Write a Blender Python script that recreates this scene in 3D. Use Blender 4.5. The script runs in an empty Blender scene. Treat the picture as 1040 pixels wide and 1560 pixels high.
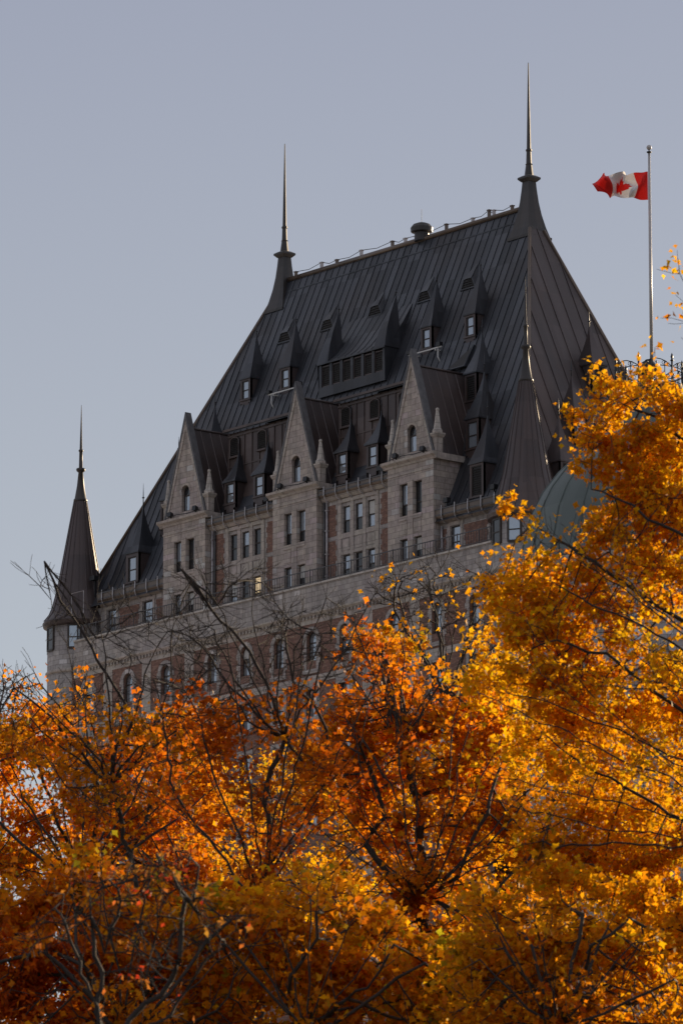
import bpy, math, random
import numpy as np
from mathutils import Vector

# ---------------------------------------------------------------- camera, sky, sun, exposure
sc = bpy.context.scene
COL = sc.collection
CAM = Vector((269.81, -238.33, 1.6))
AZ = math.radians(140.45)            # heading of the lens in the world (x axis = 0, anticlockwise)
PITCH = math.radians(12.08)
FWD = Vector((math.cos(AZ), math.sin(AZ), 0)); RGT = Vector((math.sin(AZ), -math.cos(AZ), 0))
cam_d = bpy.data.cameras.new('camera'); cam = bpy.data.objects.new('camera', cam_d); COL.objects.link(cam)
cam.location = CAM
cam.rotation_euler = (math.pi/2 + PITCH, 0, AZ - math.pi/2)
cam_d.sensor_fit = 'VERTICAL'; cam_d.sensor_height = 36; cam_d.sensor_width = 24
cam_d.lens = 8667/1560*36
cam_d.clip_start = 0.5; cam_d.clip_end = 12000
cam_d.dof.use_dof = True; cam_d.dof.focus_distance = 375; cam_d.dof.aperture_fstop = 8.0
sc.camera = cam
sc.cycles.diffuse_bounces = 8; sc.cycles.transmission_bounces = 12; sc.cycles.max_bounces = 14

SUN_AZ, SUN_EL = math.radians(104.0), math.radians(12.0)
w = bpy.data.worlds.new('World'); sc.world = w; w.use_nodes = True
nt = w.node_tree; bg = nt.nodes['Background']
sky = nt.nodes.new('ShaderNodeTexSky'); sky.sky_type = 'NISHITA'; sky.sun_disc = False
sky.sun_elevation = SUN_EL; sky.sun_rotation = math.pi/2 - SUN_AZ
sky.altitude = 100; sky.air_density = 1.0; sky.dust_density = 1.0; sky.ozone_density = 2.0
veil = nt.nodes.new('ShaderNodeMix'); veil.data_type = 'RGBA'; veil.inputs[0].default_value = 0.82
# thin high cloud over the whole sky, paler towards the horizon and overhead
tcw = nt.nodes.new('ShaderNodeTexCoord'); spw = nt.nodes.new('ShaderNodeSeparateXYZ'); vr = nt.nodes.new('ShaderNodeValToRGB')
nt.links.new(tcw.outputs['Generated'], spw.inputs[0]); nt.links.new(spw.outputs[2], vr.inputs[0])
vr.color_ramp.elements[0].position = 0.11; vr.color_ramp.elements[0].color = (0.475, 0.503, 0.530, 1)
vr.color_ramp.elements[1].position = 0.31; vr.color_ramp.elements[1].color = (0.304, 0.315, 0.394, 1)
el = vr.color_ramp.elements.new(0.7); el.color = (0.42, 0.42, 0.46, 1)
vs = nt.nodes.new('ShaderNodeVectorMath'); vs.operation = 'SCALE'; vs.inputs['Scale'].default_value = 10.0
nt.links.new(vr.outputs[0], vs.inputs[0]); nt.links.new(vs.outputs[0], veil.inputs[7])
nt.links.new(sky.outputs[0], veil.inputs[6]); nt.links.new(veil.outputs[2], bg.inputs[0])
bg.inputs[1].default_value = 0.065
sd = bpy.data.lights.new('sun', 'SUN'); sd.energy = 4.0; sd.angle = math.radians(0.5); sd.color = (1.0, 0.78, 0.52)
so = bpy.data.objects.new('sun', sd); COL.objects.link(so)
sdir = Vector((math.cos(SUN_EL)*math.cos(SUN_AZ), math.cos(SUN_EL)*math.sin(SUN_AZ), math.sin(SUN_EL)))
so.rotation_euler = sdir.to_track_quat('Z', 'Y').to_euler(); so.location = (0, 0, 200)
sc.view_settings.view_transform = 'Standard'; sc.view_settings.look = 'None'
sc.view_settings.exposure = 0.80; sc.view_settings.gamma = 1.0

# ---------------------------------------------------------------- helpers
WLOC = {}
def tag(o, label=None, cat=None, group=None, kind=None):
    if label: o['label'] = label
    if cat: o['category'] = cat
    if group: o['group'] = group
    if kind: o['kind'] = kind
    return o
def empty(name, loc):
    o = bpy.data.objects.new(name, None); COL.objects.link(o); o.location = loc
    WLOC[o.name] = Vector(loc); return o

class MB:
    def __init__(s): s.v=[]; s.f=[]; s.m=[]; s.sm=[]
    def face(s, pts, m=0, smooth=False):
        n=len(s.v); s.v += [tuple(p) for p in pts]; s.f.append(tuple(range(n,n+len(pts)))); s.m.append(m); s.sm.append(smooth)
    def box(s, x0,x1,y0,y1,z0,z1, m=0):
        n=len(s.v)
        s.v += [(x0,y0,z0),(x1,y0,z0),(x1,y1,z0),(x0,y1,z0),(x0,y0,z1),(x1,y0,z1),(x1,y1,z1),(x0,y1,z1)]
        for q in ((0,3,2,1),(4,5,6,7),(0,1,5,4),(1,2,6,5),(2,3,7,6),(3,0,4,7)):
            s.f.append(tuple(n+i for i in q)); s.m.append(m); s.sm.append(False)
    def prism(s, poly, axis, a, b, m=0):
        """extrude a 2-D polygon along axis 0 (poly=y,z), 1 (poly=x,z) or 2 (poly=x,y)"""
        def P(p,t): return (t,p[0],p[1]) if axis==0 else ((p[0],t,p[1]) if axis==1 else (p[0],p[1],t))
        k=len(poly)
        s.face([P(p,a) for p in poly], m); s.face([P(p,b) for p in reversed(poly)], m)
        for i in range(k):
            p,q=poly[i],poly[(i+1)%k]; s.face([P(q,a),P(p,a),P(p,b),P(q,b)], m)
    def loft(s, rings, m=0, cap=True, smooth=False):
        n0=len(s.v); k=len(rings[0])
        for r in rings: s.v += [tuple(p) for p in r]
        for i in range(len(rings)-1):
            for j in range(k):
                a=n0+i*k+j; b=n0+i*k+(j+1)%k
                s.f.append((a,b,b+k,a+k)); s.m.append(m); s.sm.append(smooth)
        if cap:
            s.f.append(tuple(reversed(range(n0,n0+k)))); s.m.append(m); s.sm.append(False)
            e=n0+(len(rings)-1)*k; s.f.append(tuple(range(e,e+k))); s.m.append(m); s.sm.append(False)
    def lathe(s, cx, cy, prof, n=24, m=0, smooth=True, a0=0, a1=2*math.pi):
        rings=[[(cx+r*math.cos(2*math.pi*j/n+a0), cy+r*math.sin(2*math.pi*j/n+a0), z) for j in range(n)] for r,z in prof]
        s.loft(rings, m, True, smooth)
    def tube(s, pts, r, n=6, m=0):
        pts=[Vector(p) for p in pts]; rings=[]
        for i,p in enumerate(pts):
            d=(pts[min(i+1,len(pts)-1)]-pts[max(i-1,0)]).normalized()
            a=d.cross(Vector((0,0,1)) if abs(d.z)<.9 else Vector((1,0,0))).normalized(); b=d.cross(a)
            rr=r[i] if isinstance(r,(list,tuple)) else r
            rings.append([p+a*rr*math.cos(2*math.pi*j/n)+b*rr*math.sin(2*math.pi*j/n) for j in range(n)])
        s.loft(rings, m, True, n>5)
    def build(s, name, mats, parent=None, loc=None):
        if not isinstance(mats,(list,tuple)): mats=[mats]
        pw = WLOC[parent.name] if parent is not None else Vector((0,0,0))
        L = Vector(loc) if loc is not None else pw
        me=bpy.data.meshes.new(name)
        va=np.array(s.v,dtype=np.float64).reshape(-1,3)-np.array(L)
        me.from_pydata([tuple(p) for p in va], [], s.f)
        for mt in mats: me.materials.append(mt)
        me.polygons.foreach_set('material_index', s.m)
        me.polygons.foreach_set('use_smooth', s.sm)
        uv=me.uv_layers.new(name='UVMap')
        nrm=np.zeros(len(s.f)*3); me.polygons.foreach_get('normal',nrm); nrm=nrm.reshape(-1,3)
        lv=np.zeros(len(me.loops),dtype=np.int32); me.loops.foreach_get('vertex_index',lv)
        tot=np.zeros(len(s.f),dtype=np.int32); me.polygons.foreach_get('loop_total',tot)
        pn=np.repeat(nrm,tot,axis=0); P=va[lv]+np.array(L)
        U=np.empty((len(lv),2)); az=np.abs(pn)
        top=az[:,2]>.8; xs=(~top)&(az[:,0]>az[:,1]); ys=(~top)&(~xs)
        U[top]=P[top][:,:2]; U[xs]=P[xs][:,1:]; U[ys]=P[ys][:,[0,2]]
        uv.data.foreach_set('uv',U.ravel())
        o=bpy.data.objects.new(name,me); COL.objects.link(o)
        o.location = L-pw
        if parent is not None: o.parent=parent
        WLOC[o.name]=L
        return o

def copy_part(src, parent, wloc, kids=()):
    """copy a part (and its sub-parts) to another place on its thing"""
    c=src.copy(); COL.objects.link(c); c.parent=parent
    c.location=Vector(wloc)-WLOC[parent.name]; WLOC[c.name]=Vector(wloc)
    for k in src.children:
        d=k.copy(); COL.objects.link(d); d.parent=c; WLOC[d.name]=WLOC[k.name]-WLOC[src.name]+Vector(wloc)
    return c

# ---------------------------------------------------------------- materials
def mat(name): 
    m=bpy.data.materials.new(name); m.use_nodes=True
    return m, m.node_tree, m.node_tree.nodes['Principled BSDF']
def N(t, typ, **kw):
    n=t.nodes.new(typ)
    for k,v in kw.items(): setattr(n,k,v)
    return n
def math_n(t, op, a, b=None):
    n=N(t,'ShaderNodeMath',operation=op)
    for i,x in enumerate((a,b)):
        if x is None: continue
        if isinstance(x,(int,float)): n.inputs[i].default_value=x
        else: t.links.new(x,n.inputs[i])
    return n.outputs[0]
def ramp(t, fac, stops, interp='LINEAR'):
    r=N(t,'ShaderNodeValToRGB'); r.color_ramp.interpolation=interp
    e=r.color_ramp.elements
    while len(e)<len(stops): e.new(0.5)
    for el,(p,c) in zip(e,stops): el.position=p; el.color=(*c,1)
    t.links.new(fac,r.inputs[0]); return r.outputs[0]
def mixc(t, fac, a, b, mode='MIX'):
    n=N(t,'ShaderNodeMix'); n.data_type='RGBA'; n.blend_type=mode
    for i,x in ((0,fac),(6,a),(7,b)):
        if isinstance(x,(int,float)): n.inputs[i].default_value=x
        elif isinstance(x,tuple): n.inputs[i].default_value=(*x,1)
        else: t.links.new(x,n.inputs[i])
    return n.outputs[2]
def blocks(t, bw, bh):
    """per-block random value and a mortar mask from UVs in metres"""
    uv=N(t,'ShaderNodeUVMap'); sp=N(t,'ShaderNodeSeparateXYZ'); t.links.new(uv.outputs[0],sp.inputs[0])
    v=math_n(t,'DIVIDE',sp.outputs[1],bh); row=math_n(t,'FLOOR',v)
    off=math_n(t,'MULTIPLY',math_n(t,'MODULO',math_n(t,'ADD',row,1000.0),2.0),.5)
    u=math_n(t,'ADD',math_n(t,'DIVIDE',sp.outputs[0],bw),off); cell=math_n(t,'FLOOR',u)
    cb=N(t,'ShaderNodeCombineXYZ'); t.links.new(cell,cb.inputs[0]); t.links.new(row,cb.inputs[1])
    wn=N(t,'ShaderNodeTexWhiteNoise'); t.links.new(cb.outputs[0],wn.inputs['Vector'])
    fu=math_n(t,'SUBTRACT',u,cell); fv=math_n(t,'SUBTRACT',v,row)
    eu=math_n(t,'MULTIPLY',math_n(t,'MINIMUM',fu,math_n(t,'SUBTRACT',1.0,fu)),bw)
    ev=math_n(t,'MULTIPLY',math_n(t,'MINIMUM',fv,math_n(t,'SUBTRACT',1.0,fv)),bh)
    return wn.outputs['Value'], math_n(t,'MINIMUM',eu,ev), uv.outputs[0]
def noise(t, scale, vec=None, detail=4, rough=.6):
    n=N(t,'ShaderNodeTexNoise'); n.inputs['Scale'].default_value=scale; n.inputs['Detail'].default_value=detail
    n.inputs['Roughness'].default_value=rough
    if vec is None:
        tc=N(t,'ShaderNodeTexCoord'); vec=tc.outputs['Object']
    t.links.new(vec,n.inputs['Vector']); return n.outputs[0]

def stone_mat(name, bw, bh, cols, rough=.85, pink=.5):
    m,t,b=mat(name)
    val,edge,uv=blocks(t,bw,bh)
    c=ramp(t,val,cols,'CONSTANT')
    big=noise(t,.22,uv,3)
    c=mixc(t,math_n(t,'MULTIPLY',ramp(t,big,[(.52,(0,0,0)),(.68,(1,1,1))]),pink),c,(.47,.385,.40))
    fine=noise(t,2.6,uv,6,.7)
    c=mixc(t,1.0,c,ramp(t,fine,[(.25,(.62,.60,.58)),(.75,(1.16,1.14,1.12))]),'MULTIPLY')
    mp=N(t,'ShaderNodeMapping'); mp.inputs['Scale'].default_value=(1.6,.16,1); t.links.new(uv,mp.inputs[0])
    streak=noise(t,1.0,mp.outputs[0],5,.65)
    c=mixc(t,math_n(t,'MULTIPLY',ramp(t,streak,[(.50,(0,0,0)),(.68,(1,1,1))]),.42),c,(.10,.085,.075))
    mort=ramp(t,edge,[(.008,(1,1,1)),(.028,(0,0,0))])
    c=mixc(t,math_n(t,'MULTIPLY',mort,.55),c,(.09,.08,.075))
    t.links.new(c,b.inputs['Base Color']); b.inputs['Roughness'].default_value=rough
    bm=N(t,'ShaderNodeBump'); bm.inputs['Strength'].default_value=.5; bm.inputs['Distance'].default_value=.03
    t.links.new(fine,bm.inputs['Height']); t.links.new(bm.outputs[0],b.inputs['Normal'])
    return m
STONE=stone_mat('ashlar_stone',.78,.40,[(0,(0.486,0.416,0.378)),(.16,(0.422,0.364,0.331)),(.34,(0.531,0.459,0.407)),(.5,(0.456,0.389,0.360)),(.66,(0.506,0.442,0.388)),(.8,(0.396,0.346,0.320)),(.9,(0.546,0.453,0.452)),(.96,(0.582,0.564,0.551))])
STONE_B=stone_mat('rough_stone',.62,.34,[(0,(0.422,0.387,0.368)),(.2,(0.491,0.440,0.411)),(.4,(0.394,0.356,0.346)),(.6,(0.450,0.408,0.388)),(.8,(0.375,0.337,0.323)),(.965,(0.653,0.612,0.600))],pink=.35)
STONE_P=stone_mat('pale_stone',1.6,.5,[(0,(0.601,0.547,0.507)),(.5,(0.559,0.518,0.476))],pink=.15)
STONE_T=stone_mat('trim_stone',1.2,.6,[(0,(0.503,0.452,0.401)),(.4,(0.460,0.405,0.371)),(.8,(0.529,0.460,0.422))],pink=.3)
BRICK=stone_mat('orange_brick',.24,.08,[(0,(0.275,0.130,0.094)),(.3,(0.327,0.168,0.118)),(.6,(0.223,0.108,0.081)),(.85,(0.370,0.210,0.154))],pink=.0)

def copper_mat(name, a, b_, pan=1.2, rough=.42, brown=.35, browncol=(.075,.045,.034)):
    m,t,b=mat(name)
    uv=N(t,'ShaderNodeUVMap'); sp=N(t,'ShaderNodeSeparateXYZ'); t.links.new(uv.outputs[0],sp.inputs[0])
    cell=math_n(t,'FLOOR',math_n(t,'DIVIDE',sp.outputs[0],pan)); row=math_n(t,'FLOOR',math_n(t,'DIVIDE',sp.outputs[1],2.6))
    cb=N(t,'ShaderNodeCombineXYZ'); t.links.new(cell,cb.inputs[0]); t.links.new(row,cb.inputs[1])
    wn=N(t,'ShaderNodeTexWhiteNoise'); t.links.new(cb.outputs[0],wn.inputs['Vector'])
    mp=N(t,'ShaderNodeMapping'); mp.inputs['Scale'].default_value=(1.8,.14,1); t.links.new(uv.outputs[0],mp.inputs[0])
    st=noise(t,1.0,mp.outputs[0],6,.7)
    f=math_n(t,'ADD',math_n(t,'MULTIPLY',wn.outputs['Value'],.55),math_n(t,'MULTIPLY',st,.75)); f=math_n(t,'SUBTRACT',f,.12)
    c=mixc(t,ramp(t,f,[(.2,(0,0,0)),(.85,(1,1,1))]),a,b_)
    big=noise(t,.16,uv.outputs[0],4,.6)
    c=mixc(t,math_n(t,'MULTIPLY',ramp(t,big,[(.46,(0,0,0)),(.66,(1,1,1))]),brown),c,browncol)
    t.links.new(c,b.inputs['Base Color'])
    r=ramp(t,st,[(.3,(rough-.08,)*3),(.7,(rough+.14,)*3)]); t.links.new(r,b.inputs['Roughness'])
    b.inputs['Metallic'].default_value=.3; b.inputs['Specular IOR Level'].default_value=.6
    bm=N(t,'ShaderNodeBump'); bm.inputs['Strength'].default_value=.35; bm.inputs['Distance'].default_value=.05
    t.links.new(noise(t,.9,uv.outputs[0],3),bm.inputs['Height']); t.links.new(bm.outputs[0],b.inputs['Normal'])
    return m
COPPER=copper_mat('dark_copper',(.018,.020,.026),(.074,.079,.094),pan=.72,brown=.55,browncol=(.050,.040,.038))
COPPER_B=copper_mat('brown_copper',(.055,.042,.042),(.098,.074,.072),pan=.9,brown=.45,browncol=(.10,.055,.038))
COPPER_M=copper_mat('brown_sheet_copper',(.062,.045,.043),(.125,.092,.085),pan=.82,brown=.5,browncol=(.13,.075,.05))
COPPER_R=copper_mat('ridge_copper',(.10,.072,.055),(.16,.115,.085),rough=.30)  # copper lightened to put a sunlit glint along the hips
SPIRE=copper_mat('spire_copper',(.035,.032,.032),(.062,.054,.05),pan=.5,rough=.45)
GREEN=copper_mat('green_copper',(.088,.110,.104),(.125,.150,.142),pan=.8,rough=.6,brown=.25,browncol=(.04,.05,.045))
GREEN.node_tree.nodes['Principled BSDF'].inputs['Metallic'].default_value=0

def plain(name, col, rough=.6, metal=0, var=.25, scale=3):
    m,t,b=mat(name)
    n=noise(t,scale)
    lo=tuple(c*(1-var) for c in col); hi=tuple(min(1,c*(1+var)) for c in col)
    t.links.new(ramp(t,n,[(.3,lo),(.7,hi)]),b.inputs['Base Color'])
    b.inputs['Roughness'].default_value=rough; b.inputs['Metallic'].default_value=metal
    return m
IRON=plain('black_iron',(.014,.014,.016),.45)
FRAME=plain('brown_window_frame',(.035,.024,.019),.5)
RAIL=plain('dark_steel_rail',(.085,.08,.083),.5)
HOOK=plain('galvanised_steel',(.46,.43,.44),.4,.3)
LOUVRE=plain('dark_louvre',(.022,.019,.018),.6)
WHITE=plain('weathered_white_paint',(.62,.60,.58),.5,0,.1)
POLE=plain('painted_aluminium',(.50,.47,.46),.35,.2,.08)
BLIND=plain('cream_blind',(.55,.53,.50),.8,0,.1)
LEAD=plain('grey_lead_sheet',(.10,.095,.10),.5)
m_,t_,b_=mat('window_glass'); GLASS=m_
b_.inputs['Base Color'].default_value=(.42,.46,.51,1); b_.inputs['Metallic'].default_value=.6; b_.inputs['Roughness'].default_value=.04
bmn=N(t_,'ShaderNodeBump'); bmn.inputs['Strength'].default_value=.05; bmn.inputs['Distance'].default_value=.3
t_.links.new(noise(t_,.8),bmn.inputs['Height']); t_.links.new(bmn.outputs[0],b_.inputs['Normal'])
m_,t_,b_=mat('dark_window_glass'); GLASS_D=m_  # darker copy of the glass for panes shown without sky reflection
b_.inputs['Base Color'].default_value=(.025,.027,.03,1); b_.inputs['Roughness'].default_value=.05; b_.inputs['Specular IOR Level'].default_value=.8
m_,t_,b_=mat('lit_curtain'); LIT=m_
b_.inputs['Base Color'].default_value=(.6,.5,.35,1); b_.inputs['Emission Color'].default_value=(1,.72,.38,1); b_.inputs['Emission Strength'].default_value=.28

# ---------------------------------------------------------------- ground
def ground_z(x, y):
    s=(x-CAM.x)*FWD.x+(y-CAM.y)*FWD.y
    a=min(1,max(0,(s-20)/110)); b=min(1,max(0,(s-180)/140))
    return 5*a*a*(3-2*a)+25*b*b*(3-2*b)
gm=MB(); rad=[0,5,12,20,32,45,60,75,90,105,120,140,165,190,215,240,265,290,315,340,380,450,600,900,1600,3000,6000]; NA=72
g_idx=[]
for r in rad:
    for j in range(NA):
        a=2*math.pi*j/NA; x=CAM.x+r*math.cos(a); y=CAM.y+r*math.sin(a); gm.v.append((x,y,ground_z(x,y)))
for i in range(len(rad)-1):
    for j in range(NA):
        a=i*NA+j; b=i*NA+(j+1)%NA; gm.f.append((a,a+NA,b+NA,b) ); gm.m.append(0); gm.sm.append(True)
m_,t_,b_=mat('leaf_strewn_grass'); GR=m_
n1=noise(t_,.25,None,6); n2=noise(t_,6,None,6)
c_=mixc(t_,ramp(t_,n1,[(.4,(0,0,0)),(.6,(1,1,1))]),(.045,.06,.02),(.09,.06,.025))
c_=mixc(t_,ramp(t_,n2,[(.5,(0,0,0)),(.62,(1,1,1))]),c_,(.22,.11,.02))
tc_=N(t_,'ShaderNodeTexCoord'); sp_=N(t_,'ShaderNodeSeparateXYZ'); t_.links.new(tc_.outputs['Object'],sp_.inputs[0])
c_=mixc(t_,ramp(t_,math_n(t_,'DIVIDE',sp_.outputs[2],30.0),[(.93,(0,0,0)),(.97,(1,1,1))]),c_,(.42,.39,.36))      # unseen pale paving added round the tower to bounce light onto the facade
t_.links.new(c_,b_.inputs['Base Color']); b_.inputs['Roughness'].default_value=.95
tag(gm.build('ground',GR),kind='structure')

# ---------------------------------------------------------------- the hotel tower
TB=30.0
tower=empty('hotel_tower',(-24,10,TB))
tag(tower,'huge stone and brick château tower with steep dark copper roof, spires and stone gables','building')

def holed_wall(mb, axis, fixed, u0,u1,v0,v1, holes, depth, sgn, m=0, mr=None):
    """a wall sheet with real openings. axis 1: u = x at y = fixed; axis 0: u = y at x = fixed. holes: (ua,ub,va,vb,arched)"""
    mr=m if mr is None else mr
    us=sorted({u0,u1,*[h[0] for h in holes],*[h[1] for h in holes]}); vs=sorted({v0,v1,*[h[2] for h in holes],*[h[3] for h in holes]})
    us=[u for u in us if u0<=u<=u1]; vs=[v for v in vs if v0<=v<=v1]
    P=(lambda u,v,d=0:(u,fixed+sgn*d,v)) if axis==1 else (lambda u,v,d=0:(fixed+sgn*d,u,v))
    for i in range(len(us)-1):
        for j in range(len(vs)-1):
            cu=(us[i]+us[i+1])/2; cv=(vs[j]+vs[j+1])/2
            if any(h[0]<cu<h[1] and h[2]<cv<h[3] for h in holes): continue
            mb.face([P(us[i],vs[j]),P(us[i+1],vs[j]),P(us[i+1],vs[j+1]),P(us[i],vs[j+1])],m)
    for ua,ub,va,vb,arch in holes:
        d=depth
        if not arch:
            ring=[(ua,va),(ub,va),(ub,vb),(ua,vb)]
        else:
            r=(ub-ua)/2; c=(ua+ub)/2; vc=vb-r
            arc=[(c+r*math.cos(math.pi*k/10),vc+r*math.sin(math.pi*k/10)) for k in range(11)]
            ring=[(ua,va),(ub,va)]+arc
            mb.face([P(*p) for p in arc[:6]]+[P(ub,vb)],m); mb.face([P(*p) for p in arc[5:]]+[P(ua,vb)],m)
        for k in range(len(ring)):
            p,q=ring[k],ring[(k+1)%len(ring)]
            if p!=q: mb.face([P(*p),P(*q),P(*q,d),P(*p,d)],mr)

def window_proto(name, w, h, arch=False, bars=1, blind=0, lit=False, mull=False, split=.47, lo=0, hi=0):
    """window part centred on its sill line, facing -y, at the origin"""
    fr=MB(); t=.07
    def ring(ins):
        ww=w/2-ins
        if not arch: return [(-ww,ins),(ww,ins),(ww,h-ins),(-ww,h-ins)]
        r=ww; vc=h-w/2
        return [(-ww,ins),(ww,ins)]+[(r*math.cos(math.pi*k/10),vc+r*math.sin(math.pi*k/10)) for k in range(11)]
    A,B=ring(0),ring(t); k=len(A)
    for i in range(k):
        j=(i+1)%k
        fr.face([(A[i][0],-.04,A[i][1]),(A[j][0],-.04,A[j][1]),(B[j][0],-.04,B[j][1]),(B[i][0],-.04,B[i][1])])
        fr.face([(B[i][0],-.04,B[i][1]),(B[j][0],-.04,B[j][1]),(B[j][0],.02,B[j][1]),(B[i][0],.02,B[i][1])])
    for b in range(bars):
        z=h*split
        fr.box(-w/2+t,w/2-t,-.05,.0,z-.04,z+.04)
    if mull: fr.box(-.03,.03,-.045,.0,t,h-t)
    o=fr.build(name,FRAME,tower,(0,0,0)); o.location=(0,0,0)
    pn=MB(); zs=h*split
    lowp=[(-w/2+.03,.03),(w/2-.03,.03),(w/2-.03,zs),(-w/2+.03,zs)]; upp=[(-w/2+.03,zs),(w/2-.03,zs)]+[q for q in ring(.03) if q[1]>zs+.001]
    pn.face([(x,0,z) for x,z in lowp],lo); pn.face([(x,0,z) for x,z in upp],hi); p=pn.build('pane',[GLASS,GLASS_D],o,(0,0,0))
    if blind>0:
        bl=MB(); bl.box(-w/2+t,w/2-t,-.03,-.006,h*(1-blind),h-t); bl.build('blind',LIT if lit else BLIND,o,(0,0,0))
    return o
PROTO={}
def add_window(kind, x, y, z, rot=0):
    if kind not in PROTO:
        a=WKINDS[kind]; PROTO[kind]=o=window_proto('window',**a); first=True
    else: o=PROTO[kind]; first=False
    if first: 
        o.location=Vector((x,y,z))-WLOC[tower.name]; c=o
    else:
        c=o.copy(); COL.objects.link(c); c.location=Vector((x,y,z))-WLOC[tower.name]
        for k in o.children:
            d=k.copy(); COL.objects.link(d); d.parent=c
    c.rotation_euler=(0,0,rot); return c
WKINDS=dict(bay=dict(w=.84,h=2.2,split=.36,lo=1,hi=0),bayb=dict(w=.84,h=2.2,blind=.4,split=.36,lo=1,hi=1),bayd=dict(w=.84,h=2.2,split=.36,lo=1,hi=1),arch=dict(w=.9,h=1.8,arch=True,split=.62,lo=0,hi=1),
    pan=dict(w=.76,h=1.84,lo=1,hi=0),panb=dict(w=.76,h=1.84,blind=.5,lo=0,hi=1),pand=dict(w=.76,h=1.84,lo=1,hi=1),panl=dict(w=.76,h=1.84,blind=.6,lit=True,lo=1,hi=1),
    low=dict(w=1.04,h=2.03,arch=True,split=.62,lo=0,hi=0),lowb=dict(w=1.04,h=2.03,arch=True,blind=.4,lo=0,hi=1),dbl=dict(w=1.0,h=2.0,lo=0,hi=0),rect=dict(w=1.15,h=1.9))

# upper wall (Y=0) between the bays, and the outer sections
BAYS=(-35.2,-23.05,-10.9); BH=2.35
rnd=random.Random(4)
holes=[]
for c in (-29.12,-16.98):
    for k in (-1.3,0,1.3):
        holes += [(c+k-.38,c+k+.38,80.2,82.04,False),(c+k-.38,c+k+.38,76.85,78.69,False)]
outer=[(-7.05,.5),(-44.2,.55),(-40.05,.6)]
for x,hw in outer: holes.append((x-hw,x+hw,76.85,78.85,False))
uw=MB()
holed_wall(uw,1,0,-46.0,-2.0,76.4,79.2,[h for h in holes if h[3]<79],.16,1)
holed_wall(uw,1,0,-32.85,-13.25,79.2,83.3,[h for h in holes if h[3]>79],.16,1)
for h in holes:
    c=(h[0]+h[1])/2
    wd=h[1]-h[0]
    if wd<.9: k=rnd.choice(['pan','pand','panb','pand'])
    else: k='dbl'
    if abs(c+27.82)<.01 and h[2]<77: k='panl'
    add_window(k,c,.16,h[2])
uw.build('wall',STONE_B,tower)
# stone mullion piers and lintel bands proud of the panels
for c in (-29.12,-16.98):
    tr=MB()
    for k in (-1.95,-.65,.65,1.95): tr.box(c+k-.17,c+k+.17,-.07,.02,76.4,82.3)
    tr.box(c-2.12,c+2.12,-.10,.0,82.3,82.55); 
    for k in (-1.3,0,1.3):
        tr.box(c+k-.478,c+k+.478,-.05,.01,79.85,80.17); tr.box(c+k-.478,c+k+.478,-.05,.01,78.72,78.92)
        tr.box(c+k-.36,c+k+.36,-.025,.01,79.0,79.75)
    tr.build('stone_trim',STONE_T,tower)
for x,hw in outer:
    tr=MB()
    tr.box(x-hw-.22,x-hw-.01,-.05,.01,76.4,78.9); tr.box(x+hw+.01,x+hw+.22,-.05,.01,76.4,78.9); tr.box(x-hw-.3,x+hw+.3,-.06,.01,78.903,79.15)
    tr.build('stone_trim',STONE_T,tower)
# brick infill panels with toothed edges
def brick_panel(x0,x1,z0,z1,y,tooth=(1,1)):
    b=MB(); z=z0; k=0
    while z<z1-.05:
        zt=min(z1,z+.36); e=.13 if k%2 else 0
        b.box(x0+e*tooth[0],x1-e*tooth[1],y-.022,y+.02,z,zt-.003); z=zt; k+=1
    b.build('brick_panel',BRICK,tower,(x0,y,z0))
for c in (-29.12,-16.98):
    for s in (-1,1):
        xa,xb=(c-3.55,c-2.3) if s<0 else (c+2.3,c+3.4)
        for za,zb in ((77.0,79.85),(80.15,82.35)): brick_panel(xa,xb,za,zb,0,(0,1) if s<0 else (1,0))
for xa,xb in ((-8.45,-7.95),(-6.2,-3.8),(-43.35,-41.0),(-39.1,-37.8)): brick_panel(xa,xb,77.0,78.85,0)

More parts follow.
